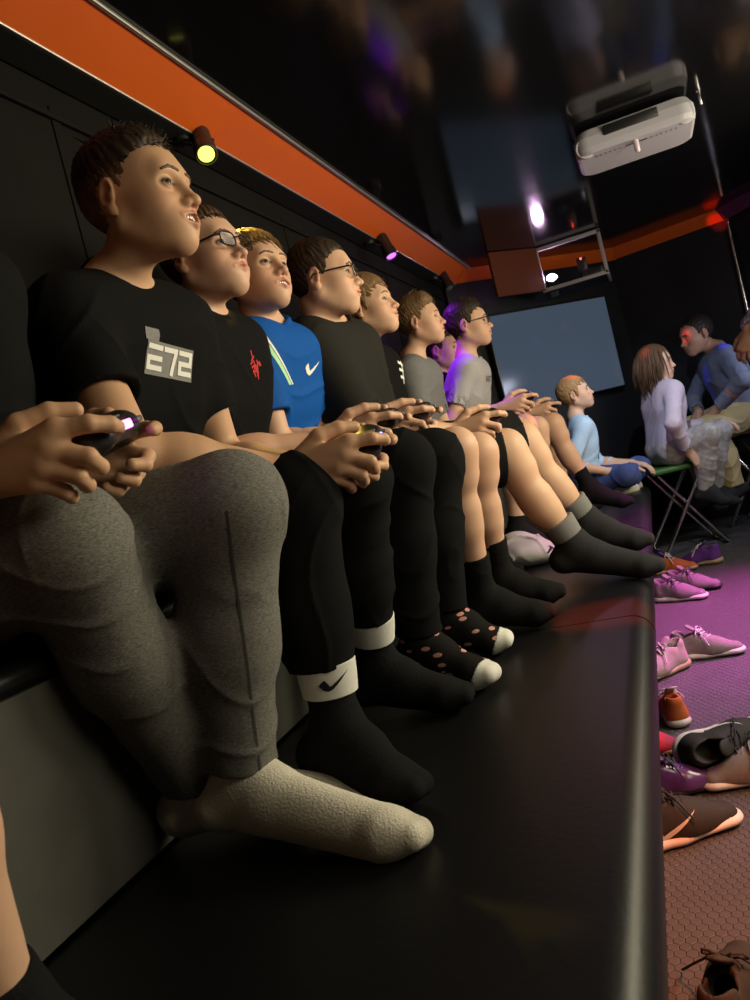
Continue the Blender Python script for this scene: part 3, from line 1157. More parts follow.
def floor_mat():
    m = mat('rubber_floor', (.075, .070, .072), 0.38, 0.5, None)
    nt = m.node_tree
    b = nt.nodes['Principled BSDF']
    tc = nt.nodes.new('ShaderNodeTexCoord')
    # hexagonal studs: distance to the nearest of two interleaved grids
    sep = nt.nodes.new('ShaderNodeSeparateXYZ')
    nt.links.new(tc.outputs['Object'], sep.inputs[0])
    def mth(op, a, b_=None, c=None):
        n = nt.nodes.new('ShaderNodeMath'); n.operation = op
        for i, v in enumerate((a, b_, c)):
            if v is None: continue
            if isinstance(v, (int, float)): n.inputs[i].default_value = v
            else: nt.links.new(v, n.inputs[i])
        return n.outputs[0]
    S_ = 1 / .021
    x = mth('MULTIPLY', sep.outputs[0], S_); y = mth('MULTIPLY', sep.outputs[1], S_)
    def hexd(ox, oy):
        fx = mth('ABSOLUTE', mth('SUBTRACT', mth('FLOORED_MODULO', mth('ADD', x, ox), 1.0), .5))
        fy = mth('ABSOLUTE', mth('SUBTRACT', mth('FLOORED_MODULO', mth('ADD', y, oy), 1.7320508), .8660254))
        return mth('MAXIMUM', fx, mth('ADD', mth('MULTIPLY', fx, .5), mth('MULTIPLY', fy, .8660254)))
    d = mth('MINIMUM', hexd(0, 0), hexd(.5, .8660254))
    e = mth('SMOOTH_MIN', mth('MULTIPLY', mth('SUBTRACT', .5, d), 14.0), 1.0, .3)
    bp = nt.nodes.new('ShaderNodeBump')
    bp.inputs['Strength'].default_value = 0.7
    bp.inputs['Distance'].default_value = 0.004
    nt.links.new(e, bp.inputs['Height'])
    nt.links.new(bp.outputs[0], b.inputs['Normal'])
    n = nt.nodes.new('ShaderNodeTexNoise'); n.inputs['Scale'].default_value = 9; n.inputs['Detail'].default_value = 6
    nt.links.new(tc.outputs['Object'], n.inputs['Vector'])
    r = nt.nodes.new('ShaderNodeMapRange'); r.inputs['To Min'].default_value = .28; r.inputs['To Max'].default_value = .62
    nt.links.new(n.outputs['Fac'], r.inputs['Value'])
    nt.links.new(r.outputs[0], b.inputs['Roughness'])
    return m
M['floor'] = floor_mat()
M['ceiling'] = mat('gloss_black_ceiling', (.005, .005, .006), 0.11, 0.28, (7, 0.04, 0.01))
M['nose_wall'] = mat('nose_wall_black', (.010, .010, .011), 0.5, 0.3, (200, 0.2, .002))

def plan_poly(z):
    return [(-1.08, Y0, z), (XR, Y0, z), (XR, NOSE[3][1], z)] + [(x, y, z) for x, y in NOSE[2::-1]] + [(-1.08, 5.2, z)]

b = MB(); pp = plan_poly(-.03); b.prism(pp, (0, 0, .03)); struct(b.build('floor', M['floor']))
b = MB(); pp = plan_poly(CEIL); b.prism(pp, (0, 0, .04)); struct(b.build('ceiling', M['ceiling']))
b = MB()
b.box((-1.11, (Y0 + 5.2) / 2, 1.02), (.06, 5.2 - Y0, 2.04))
for k, yy in enumerate((0.35, 1.55, 2.75, 3.95)):
    b.box((-1.079, yy, 1.6), (.006, .03, .62), bev=.002)
b.box((-1.074, (Y0 + 5.2) / 2, 1.885), (.012, 5.2 - Y0, .016), bev=.003)
struct(b.build('wall_left', M['black_wall']))
b = MB(); b.box((XR + .03, (Y0 + 5.25) / 2, 1.02), (.06, 5.25 - Y0, 2.04)); struct(b.build('wall_right', M['black_wall']))
b = MB(); b.box((.07, Y0 - .03, 1.02), (2.3, .06, 2.04)); struct(b.build('wall_back', M['black_wall']))
for nm, i in (('wall_nose_left', 0), ('wall_nose_middle', 1), ('wall_nose_right', 2)):
    p, q = A(*NOSE[i], 0), A(*NOSE[i + 1], 0)
    d = nrm(q - p); n = A(-d[1], d[0], 0)
    b = MB(); b.prism([p, q, q + n * .05, p + n * .05], (0, 0, CEIL)); struct(b.build(nm, M['nose_wall']))

# orange cove under the ceiling, with bright edging
def cove(name, p, q, m, w=.165, edge=True):
    p, q = A(*p, 0), A(*q, 0)
    d = nrm(q - p); n = A(d[1], -d[0], 0)            # into the room
    L = np.linalg.norm(q - p)
    prof = [(w * .46, 1.966), (w, 2.036), (w, CEIL), (w * .46, CEIL)]
    b = MB()
    b.prism([p + n * x + A(0, 0, z) for x, z in prof], d * L)
    o = struct(b.build(name, m))
    return d, n, L
d, n, L = cove('trim_1', (-1.08, Y0), (-1.08, 5.2), M['orange'], .20)
b = MB()
b.box((-.874, (Y0 + 5.2) / 2, 2.034), (.010, 5.2 - Y0, .010), bev=.002)
b.box((-.990, (Y0 + 5.2) / 2, 1.966), (.006, 5.2 - Y0, .008), bev=.002)
struct(b.build('trim_2', M['alu']))
for i in range(3):
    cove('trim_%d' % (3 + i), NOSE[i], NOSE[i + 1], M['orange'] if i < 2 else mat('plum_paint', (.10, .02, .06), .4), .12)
b = MB()
b.box((-1.034, (Y0 + 5.2) / 2, 1.995), (.084, 5.2 - Y0, .066), bev=.004)
struct(b.build('trim_6', M['black_metal']))
b = MB()
b.tube([(NOSE[2][0] - .012, NOSE[2][1] - .03, 0), (NOSE[2][0] - .012, NOSE[2][1] - .03, 1.95)], .012, 10)
struct(b.build('trim_7', M['chrome'], smooth=True))

# ------------------------------------------------------------------ benches (two tiers)
def cushion(mb, x0, x1, y0, y1, z0, z1, nose, round_end=True):
    """padded slab with a bull-nosed front at x1 and a rounded far end at y1"""
    n = 10
    prof = []
    r = nose
    cz = z1 - r
    prof.append((x0, z1 - .004)); prof.append((x0 + .02, z1))
    for k in range(n + 1):
        a = math.pi / 2 * (1 - 2 * k / n)
        prof.append((x1 - r + r * math.cos(a) * 1.0, cz + r * math.sin(a)))
    prof += [(x1 - r, z0), (x0, z0)]
    ys = [y0, y0 + .02]
    k = int((y1 - y0) / .12)
    ys += [y0 + .02 + (y1 - y0 - .04) * i / k for i in range(1, k)]
    cr = .10 if round_end else .006
    ends = [y1 - cr + cr * math.sin(math.pi / 2 * i / 8) for i in range(9)]
    ys = [y for y in ys if y < y1 - cr - .01] + ends
    V, F = [], []
    m = len(prof)
    for y in ys:
        t = max(0, (y - (y1 - cr)) / cr)
        sh = cr * (1 - math.sqrt(max(0, 1 - t * t)))
        zz = (.045 if round_end else 0) * (1 - math.sqrt(max(0, 1 - t * t)))
        for x, z in prof:
            fx = (x - x0) / (x1 - x0)
            V.append((x - sh * fx, y, z - (zz if z > z0 + .01 else 0)))
    for i in range(len(ys) - 1):
        for j in range(m):
            l = (j + 1) % m
            F.append((i * m + j, i * m + l, (i + 1) * m + l, (i + 1) * m + j))
    F.append(tuple(range(m))[::-1]); F.append(tuple((len(ys) - 1) * m + j for j in range(m)))
    mb.add(V, F)

lb = thing('bench', "low black vinyl bench with rounded front edge, under the boys' feet", 'bench', (-.6, 2, 0))
segs = [(-0.8, 0.62), (0.626, 2.02), (2.026, 3.42), (3.426, 5.12)]
for (ya, yb) in segs:
    b = MB()
    cushion(b, -.86, -.105, ya, yb, .325, .452, .050, yb > 5)
    b.build('seat_pad', M['black_vinyl'], lb, True)
b = MB(); b.box((-.46, 2.16, .1625), (.32, 5.86, .325), bev=.004); b.build('base', M['black_wall'], lb)
ub = thing('bench', 'upper black bench against the left wall that the row of boys sits on', 'bench', (-.95, 2, 0))
b = MB(); cushion(b, -1.07, -.775, -.8, 4.60, .800, .838, .018, False); b.build('seat_pad', M['black_vinyl'], ub, True)
b = MB(); b.prism([A(-1.075, -.8, .455), A(-.862, -.8, .455), A(-.785, -.8, .800), A(-1.075, -.8, .800)], (0, 5.38, 0))
b.build('front_panel', cloth('dark_grey_carpet', (.085, .083, .076), .95, var=.3, vscale=8), ub)

# ------------------------------------------------------------------ track lamps
def track_lamp(loc, aim, glow, power, label):
    loc = A(*loc); d = nrm(A(*aim) - loc)
    root = thing('track_lamp', label, 'spotlight', tuple(loc), 'track lamps below the orange cove')
    b = MB()
    b.disc_lathe(loc - d * .065, d, [(0, .010), (.002, .022), (.012, .026), (.075, .027), (.080, .031), (.118, .032), (.120, .0285), (.112, .0275)], 24)
    b.build('lamp_body', M['black_metal'], root, True)
    b = MB(); b.disc_lathe(loc + d * .047, d, [(0, .0225), (.004, .0225), (.006, .018)], 24)
    b.build('lens', mat('lamp_glow', (.05, .05, .05), .3, emit=(glow, power)) if power else M['grey_plastic'], root, True)
    b = MB()
    s_ = nrm(np.cross(d, (0, 0, 1)))
    for y in (-1, 1):
        b.tube([loc + s_ * y * .030 - d * .01, loc + s_ * y * .034 + A(-.02, 0, .02), A(-1.02, loc[1], 1.955) + s_ * y * .012], .0045, 8)
    b.disc_lathe(A(-1.025, loc[1], 1.964), (0, 0, -1), [(0, .026), (.012, .026), (.016, .020)], 20)
    b.build('bracket', M['black_metal'], root, True)
track_lamp((-.965, 2.02, 1.925), (-.80, 1.70, 1.45), (.85, .90, .14), 2.2, 'black track lamp glowing yellow-green above the first boys in the row')
track_lamp((-.950, 3.60, 1.915), (-.74, 3.45, 1.2), (.42, .10, 1.0), 3.0, 'black track lamp glowing violet above the boy with blond fringe')
track_lamp((-.960, 4.80, 1.920), (-.7, 4.5, 1.0), (.1, .1, .1), 0, 'unlit black track lamp in the far left corner')

# ------------------------------------------------------------------ screen, equipment shelf, projector
def tv():
    p, q = A(*NOSE[0], 0), A(*NOSE[1], 0)
    d = nrm(q - p); n = A(d[1], -d[0], 0)
    a = A(-.858, 5.29, 0); c = A(-.135, 6.0, 0)
    dd = nrm(c - a); nn = A(dd[1], -dd[0], 0); W_ = np.linalg.norm(c - a)
    root = thing('television', 'wide flat television glowing dull blue-grey on the angled nose wall', 'television', tuple((a + c) / 2 + A(0, 0, 1.08)))
    R = np.stack([dd, nn, A(0, 0, 1)]).T
    mid = (a + c) / 2 + A(0, 0, 1.4)
    b = MB(); b.box(mid - nn * .022, (W_ + .012, .04, .655), R, .006); b.build('casing', M['black_plastic'], root, True)
    sm = mat('screen_glow', (.012, .014, .02), .12, .4, emit=((.40, .56, .82), .115))
    b = MB(); b.box(mid + nn * .000, (W_, .004, .635), R, .0); b.build('screen', sm, root)
    b = MB(); b.box(mid - nn * .062, (.4, .05, .3), R, .004); b.build('wall_bracket', M['black_metal'], root)
tv()

def equipment_shelf():
    root = thing('equipment_shelf', 'orange and grey metal-edged shelf box hung under the ceiling at the nose', 'shelf', (-.23, 5.2, 1.70))
    x0, x1, yf, yb, z0, z1 = -.465, -.055, 5.25, 5.60, 1.755, 2.035
    b = MB(); b.box(((x0 + x1) / 2, (yf + yb) / 2, z0 + .008), (x1 - x0, yb - yf, .016), bev=.002); b.build('shelf_board', M['black_wall'], root)
    f = MB(); t = .022
    f.box(((x0 + x1) / 2, yf, z0 + .010), (x1 - x0, .02, t), bev=.002)
    f.box(((x0 + x1) / 2, yf, z1 - .014), (x1 - x0, .02, t), bev=.002)
    f.box((x0 + .011, yf, (z0 + z1) / 2), (t, .02, z1 - z0 - .01), bev=.002)
    f.box((x1 - .011, yf, (z0 + z1) / 2), (t, .02, z1 - z0 - .01), bev=.002)
    f.box((x1 - .008, (yf + yb) / 2, z0 + .006), (.018, yb - yf, .02), bev=.002)
    f.build('frame', mat('grey_edging', (.22, .20, .21), .5, .5), root, True)
    b = MB()
    P0, P1 = A(x0, yf, 0), A(-.715, 4.95, 0)
    d = nrm(P1 - P0); n = A(d[1], -d[0], 0)
    b.prism([P0 + A(0, 0, z0 + .01), P1 + A(0, 0, z0 + .01), P1 + A(0, 0, z1), P0 + A(0, 0, z1)], -n * .02)
    b.build('side_panel', mat('dark_orange_panel', (.085, .020, .006), .6, .2), root)
    return
equipment_shelf()
def effect_lamp(loc, label, glow, power, r, aim):
    loc = A(*loc); d = nrm(aim)
    root = thing('effect_lamp', label, 'lamp', tuple(loc))
    b = MB(); b.disc_lathe(loc - d * .09, d, [(0, r * .7), (.01, r * 1.1), (.08, r * 1.15), (.092, r * 1.2), (.094, r * .95)], 24); b.build('lamp_body', M['black_metal'], root, True)
    b = MB(); b.disc_lathe(loc - d * .002, d, [(0, r * .98), (.006, r * .95), (.018, r * .6), (.022, r * .1)], 24)
    b.build('lens', mat('effect_glow', (.05, .05, .05), .3, emit=(glow, power)), root, True)
    b = MB(); b.box(loc - d * .06 + A(0, 0, -r * 1.2 - .012), (.05, .06, .026), bev=.004); b.build('foot', M['black_metal'], root)
effect_lamp((-.40, 5.31, 1.838), 'round stage lamp glowing pink-white at the left of the equipment shelf', (1.0, .62, 1.0), 140, .034, (.12, -.72, .68))
def black_device():
    root = thing('media_player', 'small black device with a tiny red light on the equipment shelf', 'device', (-.15, 5.45, 1.79))
    b = MB(); b.box((-.15, 5.45, 1.805), (.13, .16, .065), bev=.008); b.build('case', M['black_plastic'], root, True)
    b = MB(); b.disc_lathe((-.10, 5.368, 1.79), (0, -1, 0), [(0, .004), (.003, .004), (.004, .002)], 10)
    b.build('indicator_light', mat('indicator_white', (.1, .1, .1), emit=((.8, .9, 1), 6)), root)
    b = MB(); b.disc_lathe((-.21, 5.48, 1.93), (0, -1, 0), [(0, .006), (.003, .006), (.004, .003)], 10)
    b.build('indicator_light', mat('indicator_red', (.1, .1, .1), emit=((1, .05, .03), 8)), root)
    b = MB(); b.box((-.21, 5.51, 1.875), (.06, .05, .13), bev=.006); b.build('sensor', M['black_plastic'], root, True)
black_device()

def projector():
    c = A(.165, 3.50, 1.968)
    root = thing('projector', 'white projector hanging upside down from the glossy black ceiling', 'projector', tuple(c))
    z0, z1 = 1.930, 2.020
    hw, hd = .225, .165
    # outline seen from below: rounded rectangle
    def outline(hw, hd, r, n=8):
        o = []
        for cx, cy, a0 in ((hw - r, hd - r, 0), (-hw + r, hd - r, 90), (-hw + r, -hd + r, 180), (hw - r, -hd + r, 270)):
            for k in range(n + 1):
                a = math.radians(a0 + 90 * k / n)
                o.append((cx + r * math.cos(a), cy + r * math.sin(a)))
        return o
    V, F = [], []
    rows = [(z1 + .006, .80), (z1, .93), (z1 - .03, 1.0), (z0 + .022, 1.0), (z0 + .005, .975), (z0, .93)]
    for z, k in rows:
        for x, y in outline(hw * k, hd * k, .055):
            V.append((c[0] + x, c[1] + y, z))
    m = len(outline(1, 1, .1))
    for i in range(len(rows) - 1):
        for j in range(m):
            F.append((i * m + j, i * m + (j + 1) % m, (i + 1) * m + (j + 1) % m, (i + 1) * m + j))
    F.append(tuple(range(m))); F.append(tuple((len(rows) - 1) * m + j for j in range(m))[::-1])
    me_obj('casing', V, F, M['white_plastic'], root, smooth=False)
    yf = c[1] - hd
    b = MB(); b.box((c[0] - .005, yf + .004, 1.992), (.20, .03, .034), bev=.003); b.build('front_recess', M['black_plastic'], root, True)
    for x, nm in ((c[0] - hw + .042, 'focus_ring'), (c[0] + hw - .042, 'lens')):
        b = MB(); b.disc_lathe((x, yf + .052, 1.968), (0, -1, -.25), [(0, .040), (.028, .040), (.034, .036), (.034, .028), (.022, .026), (.020, .004)], 28)
        b.build(nm, mat('lens_ring', (.45, .44, .5), .15, .6), root, True)
    for sgn, k0 in ((-1, 0), (1, 0)):
        for k in range(6):
            b = MB(); b.box((c[0] + sgn * (.060 + .018 * k), c[1] - .095, z0 + .001), (.004, .022, .004))
            b.build('vent_slot', M['grey_plastic'], root)
    b = MB()
    b.box((c[0] - .022, c[1] - .095, z0 + .001), (.034, .012, .004)); b.build('label_plate', M['black_plastic'], root)
    b = MB(); b.box((c[0] + .026, c[1] - .097, z0 + .001), (.034, .012, .004)); b.build('label_plate', M['black_plastic'], root)
    b = MB(); b.disc_lathe((c[0] + .0, c[1] - .12, z0 + .005), (0, 0, -1), [(0, .010), (.012, .011), (.045, .010), (.05, .006)], 14); b.build('foot', mat('clear_foot', (.5, .42, .5), .15, .6), root, True)
    b = MB(); b.box((c[0], c[1] + .01, 2.030), (.12, .12, .03), bev=.006); b.build('ceiling_mount', M['black_metal'], root, True)
projector()
b = MB(); b.disc_lathe((.42, 3.42, CEIL), (0, 0, -1), [(0, .010), (.004, .010), (.006, .006), (.05, .0045), (.054, .002)], 12)
tag(b.build('ceiling_hook', M['chrome'], smooth=True), 'small shiny metal hook in the ceiling beside the white projector', 'hook')
# ------------------------------------------------------------------ the players
SK1, SK2, SK3 = (.56, .325, .20), (.60, .36, .25), (.62, .38, .26)
black_tee = cloth('black_jersey', (.009, .009, .010))
black_fleece = cloth('black_fleece', (.009, .009, .010), .95)
char_tee = cloth('charcoal_jersey', (.024, .023, .021))
blue_tee = cloth('blue_jersey', (.010, .085, .36), .6)
grey_tee = heather('grey_heather_jersey', (.16, .16, .17), .25)
pale_tee = heather('pale_heather_jersey', (.38, .37, .39), .2)
joggers = heather('grey_heather_joggers', (.150, .145, .135), .45)
black_sock = cloth('black_sock_knit', (.012, .012, .013), .95, bump=(260, .4, .003))
white_sock = cloth('white_sock_knit', (.60, .56, .48), .95, var=.25, vscale=14, bump=(260, .5, .003))
white_cuff = cloth('white_cuff_knit', (.66, .65, .62), .95)
dark_sock = cloth('dark_grey_sock_knit', (.030, .030, .033), .95, bump=(260, .4, .003))
grey_knit = cloth('grey_knit', (.19, .19, .19), .95)
def speckle_cloth(name, base, mark, scale, thr):
    m = cloth(name, base, .95)
    nt = m.node_tree
    tc = nt.nodes.new('ShaderNodeTexCoord')
    v = nt.nodes.new('ShaderNodeTexVoronoi'); v.inputs['Scale'].default_value = scale
    mp = nt.nodes.new('ShaderNodeMapping'); mp.inputs['Scale'].default_value = (1.0, 1.0, 2.2); mp.inputs['Rotation'].default_value = (.3, .5, .2)
    nt.links.new(tc.outputs['Object'], mp.inputs[0]); nt.links.new(mp.outputs[0], v.inputs['Vector'])
    r = nt.nodes.new('ShaderNodeValToRGB'); r.color_ramp.interpolation = 'CONSTANT'
    r.color_ramp.elements[0].color = (*mark, 1); r.color_ramp.elements[1].color = (*base, 1); r.color_ramp.elements[1].position = thr
    nt.links.new(v.outputs['Distance'], r.inputs[0])
    nt.links.new(r.outputs[0], nt.nodes['Principled BSDF'].inputs['Base Color'])
    return m
pattern_sock = speckle_cloth('black_pattern_sock', (.014, .013, .013), (.55, .26, .24), 26, .26)
black_shorts = cloth('black_shorts_cloth', (.014, .014, .015), .75)
olive_shorts = cloth('olive_grey_shorts_cloth', (.14, .15, .13), .8)

UPG = 'boys in a row on the upper bench'
# --- the boy at the left edge of the picture
p0 = person('person at the left edge in black shirt, grey joggers and white socks', 'person', dict(
    s=1.08, h=.0036, hh=.0018, P=(-.965, .86, .935), S=(-.845, .76, 1.36), H=(-.80, .73, 1.54), gaze=(.95, .2, .05), lat=(.12, 1, 0),
    hair=dict(col=(.05, .03, .02), n=60), skin=SK1, hand=1.12, seed=3,
    ctl=((-.614, .81, 1.082), (.96, .28, .10)), pole=(-.3, -.5, -1),
    shirt=dict(m=black_tee, sleeve=.80), pants=dict(m=joggers, loose=.008, amp=.0024, len=.93),
    socks=dict(m=white_sock, h=.11),
    legs={-1: ((-.70, .80, .965), (-.775, 1.045, .545), (-.535, 1.12, .475), (.2, 0, 1)),
          1: ((-.575, 1.0, .960), (-.685, 1.02, .555), (-.392, .965, .472), (.35, .25, 1))}))
sn = nrm(A(.62, -.75, .22)); sr = nrm(A(-.10, .0, -1)); su = nrm(np.cross(sn, sr)); sr = np.cross(su, sn)
decal(p0['root'], 'seam', p0['pants'], [rect(-.19, -.0018, .16, .0018)], A(-.585, .955, .75), sr, su, cloth('dark_seam', (.06, .06, .058)), .0010)
controller('game controller with a magenta light bar in the hands at the left edge', (-.614, .81, 1.082), (.96, .28, .10), (-.1, -.2, 1), (1.0, .12, .95), 9)

# --- first full boy
c1 = (-.452, 1.26, 1.005)
p1 = person('smiling boy in black T-shirt with white block print and white-cuffed black socks', 'person', dict(
    s=1.04, h=.0036, hh=.0017, P=(-.95, 1.24, .93), S=(-.795, 1.20, 1.335), H=(-.706, 1.18, 1.480), gaze=(.97, .06, .03), roll=.0, hs=.935, lat=(.10, 1, 0),
    hair=dict(col=(.030, .017, .010), n=1500, mode='up', len=.024, top=.012, side=.0022, zf=.064, quiff=.005, burn=-.005, w=.0022, fade=(.20, .115, .075)),
    skin=SK1, smile=.003, mouth=.0062, iris='iris_brown', seed=5, hand=1.1, look=A(1, -.42, .02),
    ctl=(c1, (.97, .22, .05)), pole=(-.3, 0, -.8), flare=1.3, flare_l=.3,
    shirt=dict(m=black_tee, sleeve=.62, loose=.006), pants=dict(m=black_fleece, loose=.004, len=.70),
    socks=dict(m=black_sock, h=.120, cuff=white_cuff),
    legs={-1: ((-.545, 1.15, .945), (-.568, 1.135, .560), (-.425, 1.09, .480), (.4, 0, 1)),
          1: ((-.540, 1.40, .945), (-.625, 1.49, .560), (-.440, 1.50, .480), (.4, 0, 1))}))
controller('game controller with a blue light bar held by the smiling boy in printed T-shirt', c1, (.97, .22, .05), (-.2, -.25, 1), (.25, .22, 1.0), 7)

# --- second: glasses
c2 = (-.535, 1.66, 1.055)
p2 = person('boy in black glasses and black T-shirt with red print, beside the smiling boy', 'person', dict(
    s=.98, h=.004, hh=.002, P=(-.96, 1.60, .93), S=(-.845, 1.565, 1.335), H=(-.806, 1.55, 1.478), gaze=(.93, -.12, .10), hs=.97, lat=(.05, 1, 0),
    hair=dict(col=(.060, .032, .018), n=1200, mode='forward', len=.032, top=.012, side=.005, zf=.058, w=.0024),
    skin=SK2, fat=.004, smile=.001, shw=.122, glasses=True, iris='iris_blue', seed=7,
    ctl=(c2, (.97, .15, .05)), shirt=dict(m=black_tee, sleeve=.7, loose=.006), pants=dict(m=black_fleece, loose=.008, len=.92),
    socks=dict(m=pattern_sock, h=.14, toe=white_cuff),
    legs={-1: ((-.510, 1.62, .955), (-.575, 1.65, .555), (-.410, 1.60, .482), (.3, 0, 1)),
          1: ((-.500, 1.85, .945), (-.560, 1.85, .555), (-.420, 1.86, .482), (.3, 0, 1))}))
controller('game controller with violet buttons held by the second boy in glasses', c2, (.97, .15, .05), (-.2, -.1, 1), (.35, .1, 1.0), 1.2)

# --- third: blue shirt
c3 = (-.535, 1.95, 1.065)
p3 = person('boy with brown-blond fringe in a blue T-shirt with white swoosh, mouth open', 'person', dict(
    s=.98, h=.0042, hh=.002, P=(-.96, 1.90, .93), S=(-.835, 1.855, 1.335), H=(-.818, 1.81, 1.480), gaze=(.90, -.30, .12), roll=-.08, hs=.96, lat=(.05, 1, 0),
    hair=dict(col=(.11, .055, .022), tip=(.30, .17, .05), n=1300, mode='side', len=.050, top=.016, side=.008, zf=.052, w=.0028),
    skin=SK2, mouth=.0045, shw=.124, iris='iris_blue', seed=11,
    ctl=(c3, (.97, .1, .05)), shirt=dict(m=blue_tee, sleeve=.66, loose=.006), pants=dict(name='shorts', m=black_shorts, shorts=True, len=.78, loose=.01),
    socks=dict(m=black_sock, h=.13),
    legs={-1: ((-.455, 1.90, .955), (-.505, 2.00, .560), (-.335, 2.05, .490), (.3, 0, 1)),
          1: ((-.455, 2.15, .930), (-.500, 2.24, .560), (-.330, 2.27, .490), (.3, 0, 1))}))
controller('game controller held by the boy in the blue T-shirt', c3, (.97, .1, .05), (-.2, -.1, 1), (.3, .1, .9), .8)

# --- fourth: charcoal shirt
c4 = (-.440, 2.36, 1.02)
p4 = person('sturdy boy in glasses and charcoal T-shirt, bare legs stretched over the bench edge', 'person', dict(
    s=1.08, h=.0046, hh=.0023, P=(-.90, 2.26, .94), S=(-.80, 2.20, 1.355), H=(-.757, 2.11, 1.492), gaze=(.95, .22, .0), hs=.90, lat=(.10, 1, 0),
    hair=dict(col=(.030, .018, .012), n=1200, mode='forward', len=.024, top=.011, side=.005, zf=.060, w=.0024),
    skin=SK3, fat=.012, glasses=True, iris='iris_brown', seed=13,
    ctl=(c4, (.97, .15, .05)), shirt=dict(m=char_tee, sleeve=.80, loose=.010, g=.016), pants=dict(name='shorts', m=black_shorts, shorts=True, len=.95, loose=.012),
    socks=dict(m=dark_sock, h=.09, cuff=grey_knit),
    legs={-1: ((-.425, 2.40, .915), (-.298, 2.45, .575), (-.058, 2.45, .475), (.45, 0, 1)),
          1: ((-.415, 2.68, .925), (-.275, 2.75, .600), (-.080, 2.75, .505), (.45, 0, 1))}))
controller('game controller with a red button held by the boy in the charcoal T-shirt', c4, (.97, .15, .05), (-.2, -.1, 1), (1.0, .08, .05), 1.5)

# --- fifth, sixth
p5 = person('boy with long dark-blond fringe in black T-shirt, half hidden behind the sturdy boy', 'person', dict(
    s=.96, h=.005, hh=.0026, P=(-.94, 2.66, .93), S=(-.835, 2.615, 1.325), H=(-.803, 2.60, 1.478), gaze=(.94, .02, .12),
    hair=dict(col=(.17, .10, .045), n=560, mode='side', len=.055, top=.018, side=.012, zf=.046, burn=-.03, nape=-.085),
    skin=SK3, iris='iris_blue', seed=17, arm_r=((-.64, 2.62, 1.02), (1, .2, -.1), (0, 0, 1)), arm_l=((-.62, 2.76, 1.02), (1, -.1, -.1), (0, 0, 1)),
    shirt=dict(m=black_tee, sleeve=.7), pants=dict(m=black_fleece, loose=.006),
    socks=dict(m=black_sock, h=.12),
    legs={-1: ((-.55, 2.62, .93), (-.68, 2.62, .555), (-.51, 2.62, .482), (.3, 0, 1)), 1: ((-.55, 2.77, .93), (-.70, 2.78, .555), (-.53, 2.78, .482), (.3, 0, 1))}))
p6 = person('boy with a swept brown-blond quiff in a grey T-shirt, sixth in the row', 'person', dict(
    s=.96, h=.005, hh=.0026, P=(-.94, 3.10, .92), S=(-.805, 3.07, 1.290), H=(-.752, 3.06, 1.455), gaze=(.95, .10, .06), hs=.92,
    hair=dict(col=(.13, .075, .035), n=520, mode='up', len=.035, top=.018, side=.004, zf=.060, quiff=.012),
    skin=SK2, iris='iris_blue', seed=19, arm_r=((-.62, 3.07, 1.02), (1, .2, -.1), (0, 0, 1)), arm_l=((-.60, 3.22, 1.02), (1, -.1, -.1), (0, 0, 1)),
    shirt=dict(m=grey_tee, sleeve=.66), pants=dict(name='shorts', m=olive_shorts, shorts=True, len=.84, loose=.012),
    socks=dict(m=black_sock, h=.08),
    legs={-1: ((-.52, 3.20, .925), (-.60, 3.20, .555), (-.43, 3.2, .482), (.3, 0, 1)), 1: ((-.52, 3.36, .925), (-.60, 3.36, .555), (-.43, 3.36, .482), (.3, 0, 1))}))
c7 = (-.495, 3.62, 1.09)
p7 = person('boy in dark glasses and a pale grey T-shirt lit violet, in front of the television', 'person', dict(
    s=.98, h=.005, hh=.0026, P=(-.89, 3.74, .925), S=(-.725, 3.72, 1.300), H=(-.690, 3.70, 1.478), gaze=(.94, .10, .03),
    hair=dict(col=(.028, .017, .012), n=520, mode='up', len=.030, top=.017, side=.006, zf=.060),
    skin=SK3, glasses=True, iris='iris_brown', seed=23,
    ctl=(c7, (.97, .1, .05)), shirt=dict(m=pale_tee, sleeve=.7), pants=dict(name='shorts', m=black_shorts, shorts=True, len=.80, loose=.010),
    socks=dict(m=black_sock, h=.08),
    legs={-1: ((-.51, 3.46, .965), (-.55, 3.52, .575), (-.40, 3.50, .482), (.3, 0, 1)), 1: ((-.49, 3.66, .945), (-.52, 3.70, .565), (-.36, 3.70, .482), (.3, 0, 1))}))
controller('game controller with a red light held by the boy in the pale grey T-shirt', c7, (.97, .1, .05), (-.2, -.1, 1), (1.0, .1, .08), 2.0)
c8 = (-.455, 4.12, 1.04)
p8 = person('mostly hidden boy behind the pale grey T-shirt, one bare leg in black sock showing', 'person', dict(
    s=.96, h=.0055, hh=.003, P=(-.90, 4.02, .925), S=(-.93, 4.00, 1.28), H=(-.91, 3.98, 1.435), gaze=(.95, .1, .0),
    hair=dict(col=(.03, .018, .012), n=300, mode='forward', len=.03),
    skin=SK2, seed=29, ctl=(c8, (.97, .1, .0)), shirt=dict(m=black_tee, sleeve=.7), pants=dict(name='shorts', m=black_shorts, shorts=True, len=.72, loose=.006),
    socks=dict(m=black_sock, h=.11),
    legs={-1: ((-.445, 3.92, .945), (-.350, 3.95, .600), (-.165, 3.95, .500), (.3, 0, 1)), 1: ((-.48, 4.15, .94), (-.50, 4.2, .56), (-.33, 4.2, .482), (.3, 0, 1))}))
controller('game controller in the hands behind the bare knees near the far blond child', c8, (.97, .1, .0), (-.2, -.1, 1), (.6, .1, .2), .5)

